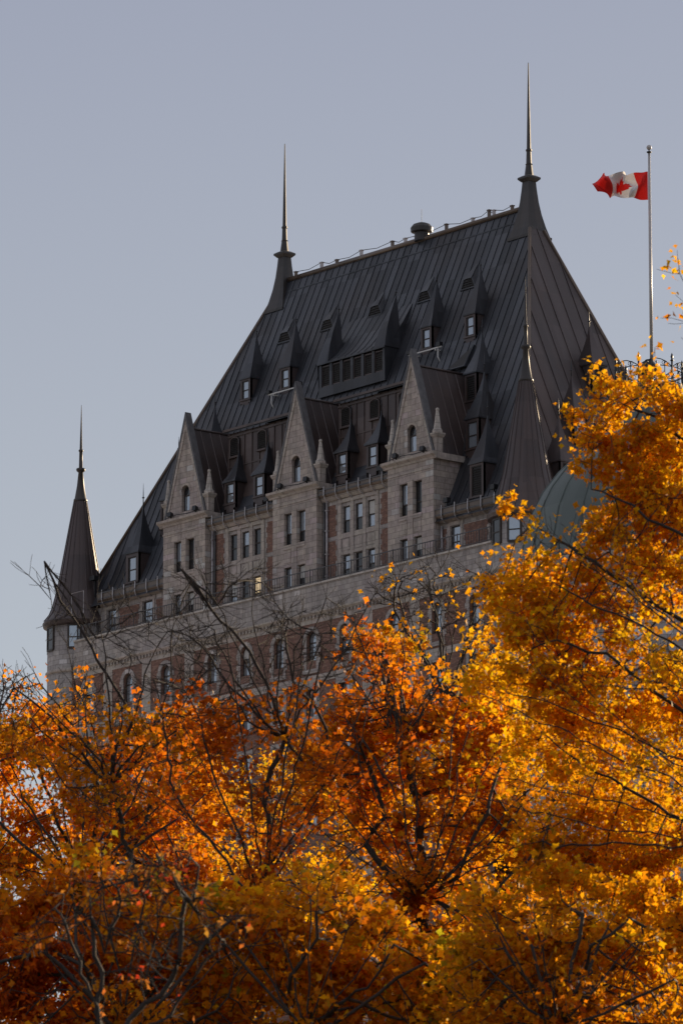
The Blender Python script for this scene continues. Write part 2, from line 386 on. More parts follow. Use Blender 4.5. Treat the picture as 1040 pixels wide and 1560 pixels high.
# gabled stone bays
def make_bay(c, first=None):
    mb=MB(); y=-.6
    hs=[]
    for k in (-.71,.71):
        hs += [(c+k-.42,c+k+.42,80.15,82.35,False),(c+k-.42,c+k+.42,76.5,78.6,False)]
    holed_wall(mb,1,y,c-BH,c+BH,76.4,83.6,hs,.28,1)
    for s in (-1,1):
        mb.face([(c+s*BH,y,76.4),(c+s*BH,.02,76.4),(c+s*BH,.02,83.6),(c+s*BH,y,83.6)])
        mb.face([(c+s*BH,.02,79.0),(c+s*BH,3.0,79.0),(c+s*BH,3.0,83.9),(c+s*BH,.02,83.9)],0)
    # gable face with arched opening
    gb,ga,gw=84.0,90.75,2.12
    ay=y+.12; hw=.45; h0,h1=84.42,86.25
    n=10; arc=[(c+hw*math.cos(math.pi*k/n),h1-hw+hw*math.sin(math.pi*k/n)) for k in range(n+1)]
    gx=lambda z:(ga-z)/(ga-gb)*gw
    P=lambda p:(p[0],ay,p[1])
    mb.face([P(p) for p in [(c-gx(gb),gb),(c+gx(gb),gb),(c+gx(h0),h0),(c-gx(h0),h0)]])
    mb.face([P(p) for p in [(c+hw,h0),(c+gx(h0),h0),(c+gx(h1+.2),h1+.2),(c,h1+.2)]+arc[:n//2+1][::-1]])
    mb.face([P(p) for p in [(c-hw,h0),(c-gx(h0),h0),(c-gx(h1+.2),h1+.2),(c,h1+.2)]+arc[n//2:]])
    mb.face([P(p) for p in [(c-gx(h1+.2),h1+.2),(c+gx(h1+.2),h1+.2),(c,ga)]])
    ring=[(c-hw,h0),(c+hw,h0)]+arc
    for i in range(len(ring)):
        p,q=ring[i],ring[(i+1)%len(ring)]
        if p!=q: mb.face([(p[0],ay,p[1]),(q[0],ay,q[1]),(q[0],ay+.26,q[1]),(p[0],ay+.26,p[1])])
    # mullion and spandrel relief
    mb.box(c-.26,c+.26,y-.06,y+.02,76.4,82.5); 
    for k in (-.71,.71): 
        mb.box(c+k-.445,c+k+.445,y-.05,y+.01,79.83,80.13); mb.box(c+k-.36,c+k+.36,y-.03,y+.01,78.9,79.7)
    # arch hood
    for i in range(n):
        p,q=arc[i],arc[i+1]; f=1.42
        pp=(c+(p[0]-c)*f,h1-hw+(p[1]-h1+hw)*f); qq=(c+(q[0]-c)*f,h1-hw+(q[1]-h1+hw)*f)
        mb.face([(p[0],ay-.05,p[1]),(q[0],ay-.05,q[1]),(qq[0],ay-.05,qq[1]),(pp[0],ay-.05,pp[1])])
        mb.face([(pp[0],ay-.05,pp[1]),(qq[0],ay-.05,qq[1]),(qq[0],ay+.01,qq[1]),(pp[0],ay+.01,pp[1])])
    o=mb.build('gable_bay',STONE,tower,(c,y,76.4))
    # cornice
    cb=MB(); prof=[(y+.3,83.55),(y-.06,83.55),(y-.12,83.68),(y-.34,83.82),(y-.36,83.98),(y+.3,84.06)]
    cb.prism(prof,0,c-2.72,c+2.72)
    cb.box(c-BH-.03,c+BH+.03,y-.04,y+.02,82.95,83.06)
    for s in (-1,1): cb.prism([(y+.302,83.55),(y+.302,83.98),(1.9,83.98),(1.9,83.55)],0,c+s*2.36 if s>0 else c-2.62,c+2.62 if s>0 else c-2.36)
    cb.build('cornice',STONE_T,o)
    # coping: stone band along the rake, then copper sheet capping
    cp=MB(); ck=MB()
    for s in (-1,1):
        a=(c+s*(gw+.06),gb+.02); b=(c,ga+.2); ln=math.hypot(a[0]-b[0],a[1]-b[1]); nx,nz=(b[1]-a[1])/ln*s,abs(b[0]-a[0])/ln
        poly=[(a[0]-nx*.22,a[1]),(a[0],a[1]),(b[0],b[1]),(b[0],b[1]-.75)]
        cp.prism(poly,1,ay-.07,ay+.02)
        a2=(a[0]+s*.02,a[1]); poly=[a2,(a2[0]+s*.16,a2[1]),(b[0],b[1]+.52),(b[0],b[1]+.02)]
        ck.prism(poly,1,ay-.1,ay+.42)
    cp.build('coping',STONE_T,o); ck.build('copper_capping',LEAD,o)
    # steep copper roof behind the gable
    rf=MB(); zr=90.35; hw2=2.3
    yb=lambda z:.3+(z-80)/2.37
    for s in (-1,1):
        rf.face([(c,ay+.4,zr),(c+s*hw2,ay+.4,83.9),(c+s*hw2,yb(83.9)+.3,83.9),(c,yb(zr)+.3,zr)])
        for q in range(1,6):
            yy=ay+.4+q*.85; 
            zt=zr; zb=max(83.9,80+(yy-.3)*2.37) if yy>1.9 else 83.9
            xb=c+s*hw2*(zr-zb)/(zr-83.9)
            if zb<zr-.5: rf.tube([(c+s*.02,yy,zt-.05),(xb+s*.02,yy,zb)],.035,4)
    rf.tube([(c,ay+.3,zr+.03),(c,yb(zr)+.3,zr+.03)],.09,6)
    rf.build('gable_roof',COPPER_B,o)
    # pinnacles
    for s in (-1,1):
        pm=MB(); px=c+s*2.28; py=-.2
        sq=lambda r,z:[(px-r,py-r,z),(px+r,py-r,z),(px+r,py+r,z),(px-r,py+r,z)]
        oc=lambda r,z:[(px+r*math.cos(math.pi*(2*j+1)/8),py+r*math.sin(math.pi*(2*j+1)/8),z) for j in range(8)]
        pm.loft([sq(.25,83.99),sq(.25,85.0),sq(.3,85.05),sq(.38,85.2),sq(.38,85.32),sq(.3,85.34)],0)
        pm.loft([oc(.36,85.34),oc(.36,85.5),oc(.26,85.62),oc(.1,86.85),oc(.13,86.9),oc(.12,87.0),oc(.03,87.05)],1)
        pm.build('pinnacle',[STONE_T,STONE_P],o)
    for x,kk in ((c-.71,0),(c+.71,1)):
        add_window(rnd.choice(('bay','bayd','bay')),x,y+.28,80.15); add_window(rnd.choice(('bayb','bay')),x,y+.28,76.4)
    add_window('arch',c,ay+.25,84.43)
    # floodlights on the cornice
    for fx in (c-1.35,c+1.45):
        fm=MB(); fm.box(fx-.05,fx+.05,y-.16,y-.06,84.03,84.2); fm.loft([[(fx-.2,y-.34,84.18),(fx+.2,y-.34,84.18),(fx+.2,y-.30,84.5),(fx-.2,y-.30,84.5)],[(fx-.13,y-.02,84.2),(fx+.13,y-.02,84.2),(fx+.13,y-.0,84.42),(fx-.13,y-.0,84.42)]])
        fm.build('floodlight',IRON,o)
    lg=MB(); lg.tube([(c-1.9,y-.2,84.12),(c-.6,y-.22,84.2),(c+.6,y-.2,84.12),(c+1.9,y-.2,84.15)],.03,4); lg.build('cable',IRON,o)
    return o
for c in BAYS: make_bay(c)

# drain pipes in the corners beside the bays
for x in (-32.62,-32.35,-20.45,-20.18,-13.5,-8.3,-1.75):
    p=MB(); p.tube([(x,-.13,76.5),(x,-.13,82.9 if -33<x<-13 else 79.0)],.075,8)
    for z in (77.5,79.0,80.6,82.0):
        if z<79 or -33<x<-13: p.box(x-.1,x+.1,-.22,-.02,z-.04,z+.04)
    p.build('drain_pipe',RAIL if x in (-32.35,-20.45) else HOOK,tower)

# gutters with their hooks
def gutter(x0,x1,zt,zb):
    g=MB()
    g.prism([(.3,zb+.25),(-.42,zb+.25),(-.50,zb+.36),(-.50,zt),(-.44,zt),(-.44,zb+.5),(.3,zt-.1)],0,x0,x1,0)
    g.prism([(.02,zb-.05),(-.16,zb-.02),(-.36,zb+.2),(-.36,zb+.247),(.02,zb+.247)],0,x0,x1,1)
    o=g.build('gutter',[COPPER_R,STONE_T],tower,(x0,0,zb))
    g2=MB(); g2.box(x0,x1,-.54,-.50,zt-.10,zt-.02); g2.box(x0,x1,-.53,-.50,zb+.42,zb+.5); g2.build('gutter_lip',RAIL,o)
    n=max(3,round((x1-x0)/1.3))
    for k in range(n):
        x=x0+(k+.5)*(x1-x0)/n
        h=MB(); h.tube([(x,-.56,zt+.16),(x,-.57,zt-.3),(x,-.57,zb+.35),(x,-.5,zb+.15),(x,-.35,zb+.0),(x,-.1,zb-.12)],.045,5); h.build('gutter_hook',HOOK,o)
gutter(-32.75,-25.45,83.42,82.62); gutter(-20.6,-13.3,83.42,82.62)
gutter(-45.3,-37.6,80.12,79.22); gutter(-8.5,-1.9,80.12,79.22)

# lower wall, parapet, terrace and railing
YL=-1.7
lw=MB(); lh=[]; LX=(-44.6,-40.0,-35.75,-30.55,-26.95,-23.35,-19.85,-16.4,-11.35,-6.95,-3.2)
for x in LX: lh += [(x-.52,x+.52,71.45,73.5,True)]
for r in range(1,4):
    for x in LX: lh += [(x-.575,x+.575,71.3-r*3.65,73.2-r*3.65,False)]
holed_wall(lw,1,YL,-46.6,-1.4,TB,74.5,lh,.34,1)
lw.face([(-46.6,YL,TB),(-46.6,18.1,TB),(-46.6,18.1,74.5),(-46.6,YL,74.5)]); lw.face([(-1.4,18.1,TB),(-46.6,18.1,TB),(-46.6,18.1,76.4),(-1.4,18.1,76.4)])
eh=[(y-.6,y+.6,71.4-3.65*r,73.5-3.65*r,False) for r in range(3) for y in (2.5,6.2,9.4,12.6,15.8)]
holed_wall(lw,0,1.7,.5,18.1,TB,74.5,eh,.34,-1); lw.face([(-1.4,18.1,TB),(1.7,18.1,TB),(1.7,18.1,74.5),(-1.4,18.1,74.5)])
lw.build('lower_wall',BRICK,tower)
for i,x in enumerate(LX):
    add_window('lowb' if i in (0,4,7) else 'low',x,YL+.26,71.46)
    for r in range(1,4): add_window('rect',x,YL+.3,71.3-r*3.65)
for r in range(2):
    for y in (2.5,9.4,15.8): add_window('rect',1.4,y,71.4-3.65*r,math.pi/2)
# stone surrounds
for x in LX:
    ss=MB()
    for s in (-1,1):
        z=70.9; k=0
        while z<73.0:
            e=.42 if k%2 else .24; xa,xb=sorted((x+s*.52,x+s*(.52+e))); ss.box(xa,xb,YL-.05,YL+.01,z,z+.347); z+=.35; k+=1
    for i in range(10):
        a0,a1=math.pi*i/10,math.pi*(i+1)/10
        q=[(x+r*math.cos(a),72.98+r*math.sin(a)) for r,a in ((.52,a0),(.82,a0),(.82,a1),(.52,a1))]; ss.prism(q,1,YL-.08,YL+.01)
    ss.box(x-.85,x+.85,YL-.12,YL+.01,70.6,70.88); ss.build('window_surround',STONE_B,tower)
    for r in range(1,4):
        ss=MB(); zb=71.3-r*3.65; ss.box(x-.85,x+.85,YL-.1,YL+.01,zb-.28,zb); ss.box(x-.85,x+.85,YL-.07,YL+.01,zb+1.9,zb+2.3)
        for s in (-1,1): xa,xb=sorted((x+s*.575,x+s*.85)); ss.box(xa,xb,YL-.05,YL+.01,zb+.003,zb+1.897)
        ss.build('window_surround',STONE_B,tower)
# stone piers between some windows
for x in (-42.3,-37.9,-33.1,-14.0,-9.2): ss=MB(); ss.box(x-.5,x+.5,YL-.045,YL+.01,TB,69.94); ss.box(x-.5,x+.5,YL-.045,YL+.01,70.46,73.97); ss.build('stone_pier',STONE_T,tower)
for za,zb in ((69.95,70.45),(73.98,74.5)): ss=MB(); ss.box(-46.3,-1.6,YL-.035,YL+.008,za,zb); ss.build('stone_band',STONE_T,tower)
sc_=MB(); sc_.prism([(YL+.02,74.5),(YL-.1,74.5),(YL-.26,74.64),(YL-.26,74.74),(YL+.02,74.82)],0,-46.4,-1.5)
x=-46.2
while x<-1.7: sc_.box(x,x+.16,YL-.16,YL-.01,74.3,74.497); x+=.36
sc_.build('string_course',STONE_T,tower)
pw=MB(); pw.box(-46.3,-1.5,YL,YL+.35,74.45,76.6); pw.box(-46.3,-1.5,YL+.35,.3,75.9,76.39); pw.box(1.35,1.7,.5,18.1,74.5,76.6); pw.box(0,1.35,.5,18.1,75.9,76.39)
pw.build('parapet',STONE_B,tower)
cg=MB(); cg.box(-46.3,-1.5,YL-.10,YL+.42,76.6,76.72); cg.build('parapet_coping',STONE_P,tower)
rl=MB(); y=YL+.12
rl.box(-46.2,-1.6,y-.03,y+.03,77.68,77.74); rl.box(-46.2,-1.6,y-.02,y+.02,76.86,76.90); rl.box(-46.2,-1.6,y-.05,y+.05,76.72,76.80)
x=-46.1
k=0
while x<-1.6:
    r=.028 if k%8==0 else .013; rl.box(x-r,x+r,y-r,y+r,76.76,77.68+(.1 if k%8==0 else 0)); x+=.27; k+=1
rl.build('railing',RAIL,tower)
wp=MB(); wp.box(-31.6,-31.05,YL+.0,YL+.06,76.75,77.3); wp.box(-31.35,-31.3,YL-.02,YL,76.75,77.3,1); wp.box(-31.6,-31.05,YL-.02,YL-.003,77.0,77.04,1); tag(wp.build('white_panel',[WHITE,RAIL],tower),'small white panel hung on the terrace railing')

# ---- main roof
SL=2.3711
def ys(z): return .3+(z-80)/SL            # front slope
ZE,ZR=79.25,103.0
XL,XR=-47.9,-.2
def yk(z): return 10+(103-z)*.283           # rear slope
def xr(z): return XR-(z-80)*10.6/23       # right end slope
def xl(z): return XL+(z-80)*10.6/23
def ring(z,flare=0):
    return [(xl(z)-flare,ys(z)-flare,z),(xr(z)+flare,ys(z)-flare,z),(xr(z)+flare,yk(z)+flare,z),(xl(z)-flare,yk(z)+flare,z)]
mr=MB()
rs=[ring(ZE,.5),ring(80.2,.14),ring(81.6,0),ring(ZR)]
for i in range(3):
    a,b=rs[i],rs[i+1]
    for j,mi in ((0,0),(1,1),(2,0),(3,0)):  # right end slope takes brown copper; its reflected tint is put in the colour
        k=(j+1)%4
        if j==0 and i<2:          # the front foot of the roof runs only beside the outer gables
            for ql,qr in ((a[0][0],-37.55),(-8.55,a[1][0])):
                tl=b[0][0] if ql==a[0][0] else ql; tq=b[1][0] if qr==a[1][0] else qr
                mr.face([(ql,a[0][1],a[0][2]),(qr,a[0][1],a[0][2]),(tq,b[0][1],b[0][2]),(tl,b[0][1],b[0][2])],mi)
        else: mr.face([a[j],a[k],b[k],b[j]],mi)
# standing seams
def seam(p,q,out,w=.028,h=.045,m=0):
    p,q,out=Vector(p),Vector(q),Vector(out).normalized(); d=(q-p).normalized(); s=d.cross(out).normalized()
    R=[[c+s*a*w+out*b for a,b in ((-1,-.01),(1,-.01),(1,h),(-1,h))] for c in (p,q)]; mr.loft(R,m)
nf=(0,-SL,1); x=math.ceil((XL+.6)/.72)*.72
while x<XR-.4:
    zt=ZR
    if x<xl(ZR): zt=80+(x-XL)*23/10.6
    if x>xr(ZR): zt=80+(XR-x)*23/10.6
    if zt>82.2:
        seam((x,ys(81.6),81.6),(x,ys(zt-.05),zt-.05),nf)
    if x<-37.6 or x>-8.5: seam((x,ys(80.2)-.14,80.2),(x,ys(81.6),81.6),nf)
    x+=.72
y=.9
while y<16.2:
    zt=min(ZR,80+(y-.3)*SL,103-(y-10)/.283)
    if zt>82.2: seam((xr(81.6),y,81.6),(xr(zt-.05),y,zt-.05),(23/10.6,0,1),m=1)
    seam((xr(80.2)+.14,y,80.2),(xr(81.6),y,81.6),(23/10.6,0,1),m=1)
    y+=1.13
z=ZR-1.0
mr.box(xl(ZR)+1,xr(ZR)-1,ys(z)-.05,ys(z)+.1,z-.05,z+.03)
main_roof=mr.build('roof',[COPPER,COPPER_B],tower)
hp=MB()
hp.tube([(xl(ZR),10,ZR+.02),(xr(ZR),10,ZR+.02)],.2,8)
for a in ((xl,1),(xr,1),(xl,-1),(xr,-1)):
    f,sg=a
    pts=[(f(zz),ys(zz) if sg>0 else yk(zz),zz+.02) for zz in (81.5,90,ZR-1.8)]
    hp.tube(pts,.13,8)
hp.build('hip_roll',COPPER_R,main_roof)

# raised mansard strips between the gables: curved foot, brown wall with louvres, shallow roof
for x0,x1 in ((-33.0,-25.2),(-20.9,-13.1)):
    c=(x0+x1)/2
    st=MB()
    prof=[(-.15,83.25),(.35,83.55),(.8,84.1),(1.15,84.9),(1.4,85.9),(1.5,87.0),(1.5,89.75)]
    for i in range(len(prof)-1):
        (ya,za),(yb,zb)=prof[i],prof[i+1]
        st.face([(x0,ya,za),(x1,ya,za),(x1,yb,zb),(x0,yb,zb)],1 if i<3 else 0)
    xx=x0+.25
    while xx<x1: 
        st.box(xx-.03,xx+.03,1.44,1.52,86.6,89.7); xx+=.82
    st.box(x0,x1,1.45,1.52,87.3,87.38); st.box(x0,x1,1.42,1.52,89.45,89.6)
    for z in (85.3,86.2): pass
    st.prism([(1.08,89.72),(1.08,89.92),(5.1,91.42),(5.1,91.2)],0,x0,x1,1)
    st.prism([(1.0,89.80),(1.0,89.97),(1.35,90.05),(1.35,89.9)],0,x0,x1,0)
    o=st.build('mansard_strip',[COPPER_M,COPPER],tower)
    for cx in (c-4.05+.0,c-1.0,c+2.05):
        cx=cx+1.0; 
        lv=MB(); hw=.5; z0,z1=88.05,89.4; yy=1.40
        arc=[(cx+hw*math.cos(math.pi*k/8),z1-hw*.6+hw*.6*math.sin(math.pi*k/8)) for k in range(9)]
        outl=[(cx-hw,z0),(cx+hw,z0)]+arc
        lv.face([(p[0],yy+.03,p[1]) for p in outl],1)
        for i in range(len(outl)):
            p,q=outl[i],outl[(i+1)%len(outl)]
            if p!=q: lv.tube([(p[0],yy,p[1]),(q[0],yy,q[1])],.055,5,0)
        z=z0+.12
        while z<z1-.1:
            ww=hw-.05 if z<z1-hw*.6 else hw*math.sqrt(max(0.02,1-((z-z1+hw*.6)/(hw*.6))**2))-.05
            lv.face([(cx-ww,yy-.05,z),(cx+ww,yy-.05,z),(cx+ww,yy+.02,z+.08),(cx-ww,yy+.02,z+.08)],1); z+=.13
        lv.box(cx-.58,cx+.58,yy-.12,yy+.08,z0-.12,z0-.03)
        lv.build('louvre',[COPPER_M,LOUVRE],o)

# ---- dormers
def square_ring(cx,hx,y0,y1,z): return [(cx-hx,y0,z),(cx+hx,y0,z),(cx+hx,y1,z),(cx-hx,y1,z)]
def fill_front(mb, cx, w, h, y, z0, kind):
    """window (0 frame,1 glass) or louvre (0 frame, 2 slats) set in the dormer front at y"""
    x0,x1=cx-w/2,cx+w/2
    mb.face([(x0,y,z0),(x1,y,z0),(x1,y,z0+h),(x0,y,z0+h)],1 if kind=='w' else 2)
    for b in ((x0-.03,x0+.06,z0,z0+h),(x1-.06,x1+.03,z0,z0+h),(x0+.063,x1-.063,z0-.03,z0+.06),(x0+.063,x1-.063,z0+h-.06,z0+h+.03)): mb.box(b[0],b[1],y-.06,y+.02,b[2],b[3],0)
    if kind=='w': mb.box(x0+.06,x1-.06,y-.05,y+.01,z0+h*.46,z0+h*.46+.07,0)
    else:
        z=z0+.1
        while z<z0+h-.1:
            mb.face([(x0+.05,y-.07,z),(x1-.05,y-.07,z),(x1-.05,y-.005,z+.09),(x0+.05,y-.005,z+.09)],2); z+=.15
def spike(mb, x,y,z,h):
    mb.tube([(x,y,z-.1),(x,y,z+h*.55),(x,y,z+h)],[.045,.03,.008],6); mb.lathe(x,y,[(.02,z+h*.3),(.11,z+h*.34),(.02,z+h*.4)],8)
def dormer(cx, hw, yf, zb, ze, za, ya, kind, wz, wh, ww, rot=None, sp=.9, ex=1.1, o_=.05):
    """steep-roofed dormer on the front slope (local frame: front at y=yf). za, ya = roof apex"""
    loc=Vector((cx,yf,zb))
    body=MB(); yb=ys(ze)+.25
    t=.16
    # cheeks, jambs, sill
    for s in (-1,1):
        xa,xb=sorted((cx+s*hw,cx+s*ww/2)); body.box(xa,xb,yf,yf+.2,zb-.1,ze)
        body.face([(cx+s*hw,yf,zb-.4),(cx+s*hw,yf,ze),(cx+s*hw,yb,ze),(cx+s*hw,ys(zb)+.05,zb-.4)])
    body.box(cx-ww/2,cx+ww/2,yf,yf+.2,zb-.4,wz); body.box(cx-ww/2,cx+ww/2,yf,yf+.2,wz+wh,ze)
    body.box(cx-hw-.06,cx+hw+.06,yf-.08,yf+.05,wz-.14,wz-.04)
    body.face([(cx-ww/2,yf+.22,wz-.1),(cx+ww/2,yf+.22,wz-.1),(cx+ww/2,yf+.22,wz+wh+.1),(cx-ww/2,yf+.22,wz+wh+.1)],1)
    roof=MB(); R=[]
    for tt in (0,.04,.12,.24,.4,.6,.8,1):
        f=(1-tt)**ex if tt>.04 else 1-tt*min(1.4,ex)
        hx=(hw+o_)*f; y0=ya+(yf-o_-ya)*f; y1=ya+max(.3,(yb+.5-ya))*f
        R.append(square_ring(cx,max(hx,.02),y0,y1,ze+(za-ze)*tt))
    roof.loft(R,0)
    roof.box(cx-hw-o_-.02,cx+hw+o_+.02,yf-o_-.02,yb,ze-.1,ze-.003)
    win=MB(); fill_front(win,cx,ww-.02,wh,yf+.1,wz,kind)
    fin=MB(); spike(fin,cx,ya,za-.15,sp)
    if rot is None: place=lambda mb:mb
    else:
        pc,ang=rot
        ca,sa=math.cos(ang),math.sin(ang)
        def place(mb):
            mb.v=[(pc[0]+ (p[0]-pc[2])*ca-(p[1]-pc[3])*sa, pc[1]+(p[0]-pc[2])*sa+(p[1]-pc[3])*ca, p[2]) for p in mb.v]; return mb
    o=place(body).build('dormer',[COPPER_B,LOUVRE],tower)
    place(roof).build('dormer_roof',COPPER if rot is None else COPPER_B,o); place(win).build('window' if kind=='w' else 'louvre',[FRAME,GLASS,LOUVRE],o)  # end-slope roofs repeat the reflected brown tint in their colour
    place(fin).build('finial',COPPER,o)
for x in (-36.55,-32.1,-16.85,-12.3): dormer(x,.56,5.85,93.4,95.15,98.5,6.85,'w',93.62,1.3,.74,sp=1.0)
for c in (-28.9,-16.75): 
    for x in (c-2.55,c+.65): dormer(x,.6,.45,84.2,86.05,88.65,1.25,'w',84.5,1.35,.8,sp=.9,ex=2.0,o_=.12)
for x in (-9.6,-38.4): dormer(x,.6,3.55,87.9,90.2,93.3,4.6,'l',88.3,1.65,.85,sp=1.0,ex=1.45,o_=.07)
for x in (-7.55,-40.5): dormer(x,.66,1.9,84.1,86.5,90.0,3.0,'w',84.45,1.75,.95,sp=1.3,ex=1.45,o_=.07)
for x in (-5.4,): dormer(x,.68,.4,80.3,82.9,86.4,1.4,'l',80.65,2.0,1.0,sp=1.4,ex=1.45,o_=.07)
dormer(-42.35,.72,.35,80.3,82.75,86.4,1.3,'w',80.65,1.75,.9,sp=1.6,ex=1.45,o_=.07)
# dormers of the right end slope: built in the front frame, then turned a quarter about the corner
EX=(-.2+.3,0,-.0,0)
for yc,hw,yf,zb,ze,za,ya,kd,wz,wh,ww in ((10,.62,4.0,89.0,90.75,93.6,5.0,'l',89.25,1.3,.9),(6.75,.66,2.2,84.7,86.6,89.4,3.2,'w',85.0,1.35,.95),(13.25,.66,2.2,84.7,86.6,89.4,3.2,'w',85.0,1.35,.95),(3.9,.66,.4,80.3,82.6,86.0,1.3,'l',80.6,1.8,.95)):
    dormer(yc,hw,yf,zb,ze,za,ya,kd,wz,wh,ww,rot=((.1,0,0,0),math.pi/2),sp=1.1,ex=1.4,o_=.07)
# wide louvred dormer with swept roof
wd=MB(); x0,x1=-27.35,-20.5; yf=5.15; ze=94.2
for k in range(7):
    xx=x0+k*(x1-x0)/6; wd.box(xx-.14,xx+.14,yf,yf+.2,92.6,ze)
wd.box(x0-.14,x1+.14,yf-.02,yf+.22,91.9,92.6); wd.box(x0-.2,x1+.2,yf-.12,yf+.2,ze,ze+.1)
swp=[(5.03,94.3),(5.6,94.75),(6.2,95.45),(6.82,96.3),(7.38,97.15),(7.76,97.75),(7.95,98.0)]
o=wd.build('dormer',COPPER,tower)
sr=MB()
for i in range(len(swp)-1):
    (ya,za),(yb,zb)=swp[i],swp[i+1]
    ta,tb=[max(0,1-(z-94.3)/3.6) for z in (za,zb)]
    ea,eb=.35-.35*ta*0,.35
    sr.face([(x0-.2+(1-ta)*.25,ya,za),(x1+.2-(1-ta)*.25,ya,za),(x1+.2-(1-tb)*.25,yb,zb),(x0-.2+(1-tb)*.25,yb,zb)])
for s,xe in ((-1,x0),(1,x1)):
    pts=[(xe+s*(.2-.25*min(1,(z-94.3)/3.6)),y,z) for y,z in swp[:7]]+[(xe+s*.05,ys(96),96),(xe+s*.2,ys(94.3),94.3)]
    sr.face(pts); 
    sr.face([(xe+s*.2,yf-.1,94.3),(xe+s*.2,ys(94.3)+.2,94.3),(xe+s*.14,ys(91.9),91.9),(xe+s*.14,yf,91.9)])
    # narrow witch-hat peaks at both ends
    R=[]
    for z,hx,yc,hy in ((94.3,.62,5.75,.72),(94.9,.52,5.85,.66),(95.7,.38,6.0,.56),(96.6,.24,6.2,.4),(97.4,.13,6.4,.22),(98.2,.02,6.55,.03)): R.append(square_ring(xe-s*.35,hx,yc-hy,yc+hy,z))
    sr.loft(R); spike(sr,xe-s*.35,6.55,98.1,.9)
xx=x0+.6
while xx<x1-.3:
    sr.tube([(xx,a,b+.02) for a,b in swp[:7]],.035,4); xx+=.72
sr.build('dormer_roof',COPPER,o)
lv=MB()
for k in range(6):
    xa=x0+k*(x1-x0)/6+.14; xb=x0+(k+1)*(x1-x0)/6-.14; fill_front(lv,(xa+xb)/2,xb-xa-.03,1.45,yf+.12,92.64,'l')
lv.build('louvre',[COPPER_B,GLASS,LOUVRE],o)
# trapezoid roof vents with a sloping hood
for x in (-34.45,-29.7,-24.5,-19.2,-14.6):
    v=MB(); zb,zt=97.7,98.32; yf=ys(zb)-.02; wb,wt=.72,.42
    v.face([(x-wb,yf,zb),(x+wb,yf,zb),(x+wt,yf,zt),(x-wt,yf,zt)],1)
    z=zb+.1
    while z<zt-.08:
        ww=wb+(wt-wb)*(z-zb)/(zt-zb)-.05; v.face([(x-ww,yf-.07,z),(x+ww,yf-.07,z),(x+ww,yf-.01,z+.1),(x-ww,yf-.01,z+.1)],1); z+=.16
    for s in (-1,1):
        v.face([(x+s*wb,yf,zb),(x+s*wt,yf,zt),(x+s*.10,ys(99.5),99.5),(x+s*.85,ys(zb)+.02,zb)],0)
        v.tube([(x+s*wb,yf-.02,zb),(x+s*wt,yf-.02,zt)],.06,5,0)
    v.face([(x-wt,yf-.12,zt),(x+wt,yf-.12,zt),(x+.10,ys(99.5)-.02,99.5),(x-.10,ys(99.5)-.02,99.5)],0)
    v.box(x-wb-.08,x+wb+.08,yf-.1,yf+.1,zb-.1,zb-.01,0)
    v.build('roof_vent',[COPPER,LOUVRE],tower)
# dark triangle, built as a vent, colouring in the shadowed opening behind the right gable
v=MB(); v.face([(-13.6,ys(91.2)-.25,91.2),(-11.6,ys(91.2)-.25,91.2),(-11.6,ys(92.8)-.1,92.8)],1); v.face([(-11.58,ys(91.2)-.25,91.2),(-11.58,ys(91.2)+.1,91.2),(-11.58,ys(92.8),92.8),(-11.58,ys(92.8)-.1,92.8)],0)
v.tube([(-13.6,ys(91.2)-.28,91.2),(-11.6,ys(91.2)-.28,91.2),(-11.6,ys(92.8)-.13,92.8)],.07,5,0); v.build('roof_vent',[COPPER,LOUVRE],tower)
# white cleaning beams in front of the upper dormers
for x0,x1,s in ((-33.45,-29.85,-1),(-18.2,-14.8,1)):
    b=MB(); b.box(x0,x1,5.42,5.50,93.22,93.31)
    xe=x0+.35 if s<0 else x1-.35
    b.tube([(xe,5.46,93.2),(xe+.05,5.4,92.6),(xe+.2,5.5,92.2)],.045,6); b.box(x0-.1,x0+.25,5.3,5.6,93.32,93.55,1); b.box(x1-.35,x1+.0,5.3,5.6,93.32,93.6,1)
    for xx in (x0+.6,x1-.6): b.box(xx-.05,xx+.05,5.42,6.0,93.1,93.2)
    tag(b.build('cleaning_beam',[WHITE,IRON],tower),'white steel beam with a short hanging arm')
# ridge: mushroom vent, stubs, cable
mv=MB(); mv.lathe(-22.15,10,[(.52,102.9),(.5,103.5),(.76,103.55),(.78,103.85),(.6,104.08),(.3,104.2),(.02,104.22)],14,0,False); mv.tube([(-22.15,10,104.2),(-22.15,10,105.2)],.018,4); mv.build('ridge_vent',SPIRE,tower)
pts=[]
for i,x in enumerate((-36.0,-33.1,-31.4,-28.7,-25.3,-23.9,-19.5,-16.7,-15.0,-14.5,-12.6)):
    s=MB(); h=(.35,.5,.3,.5,.45,.35,.5,.3,.6,.45,.35)[i]; h*=.75; s.box(x-.08,x+.08,9.9,10.1,103.1,103.15+h); s.box(x-.13,x+.13,9.87,10.13,103.15+h,103.22+h); s.build('ridge_stub',HOOK if i%2 else COPPER_R,tower); pts.append((x,10,103.2+h))
cb=MB()
for i in range(len(pts)-1):
    a,b=Vector(pts[i]),Vector(pts[i+1]); mid=(a+b)/2-Vector((0,0,.18)); cb.tube([a,mid,b],.025,4)
cb.build('ridge_cable',IRON,tower)
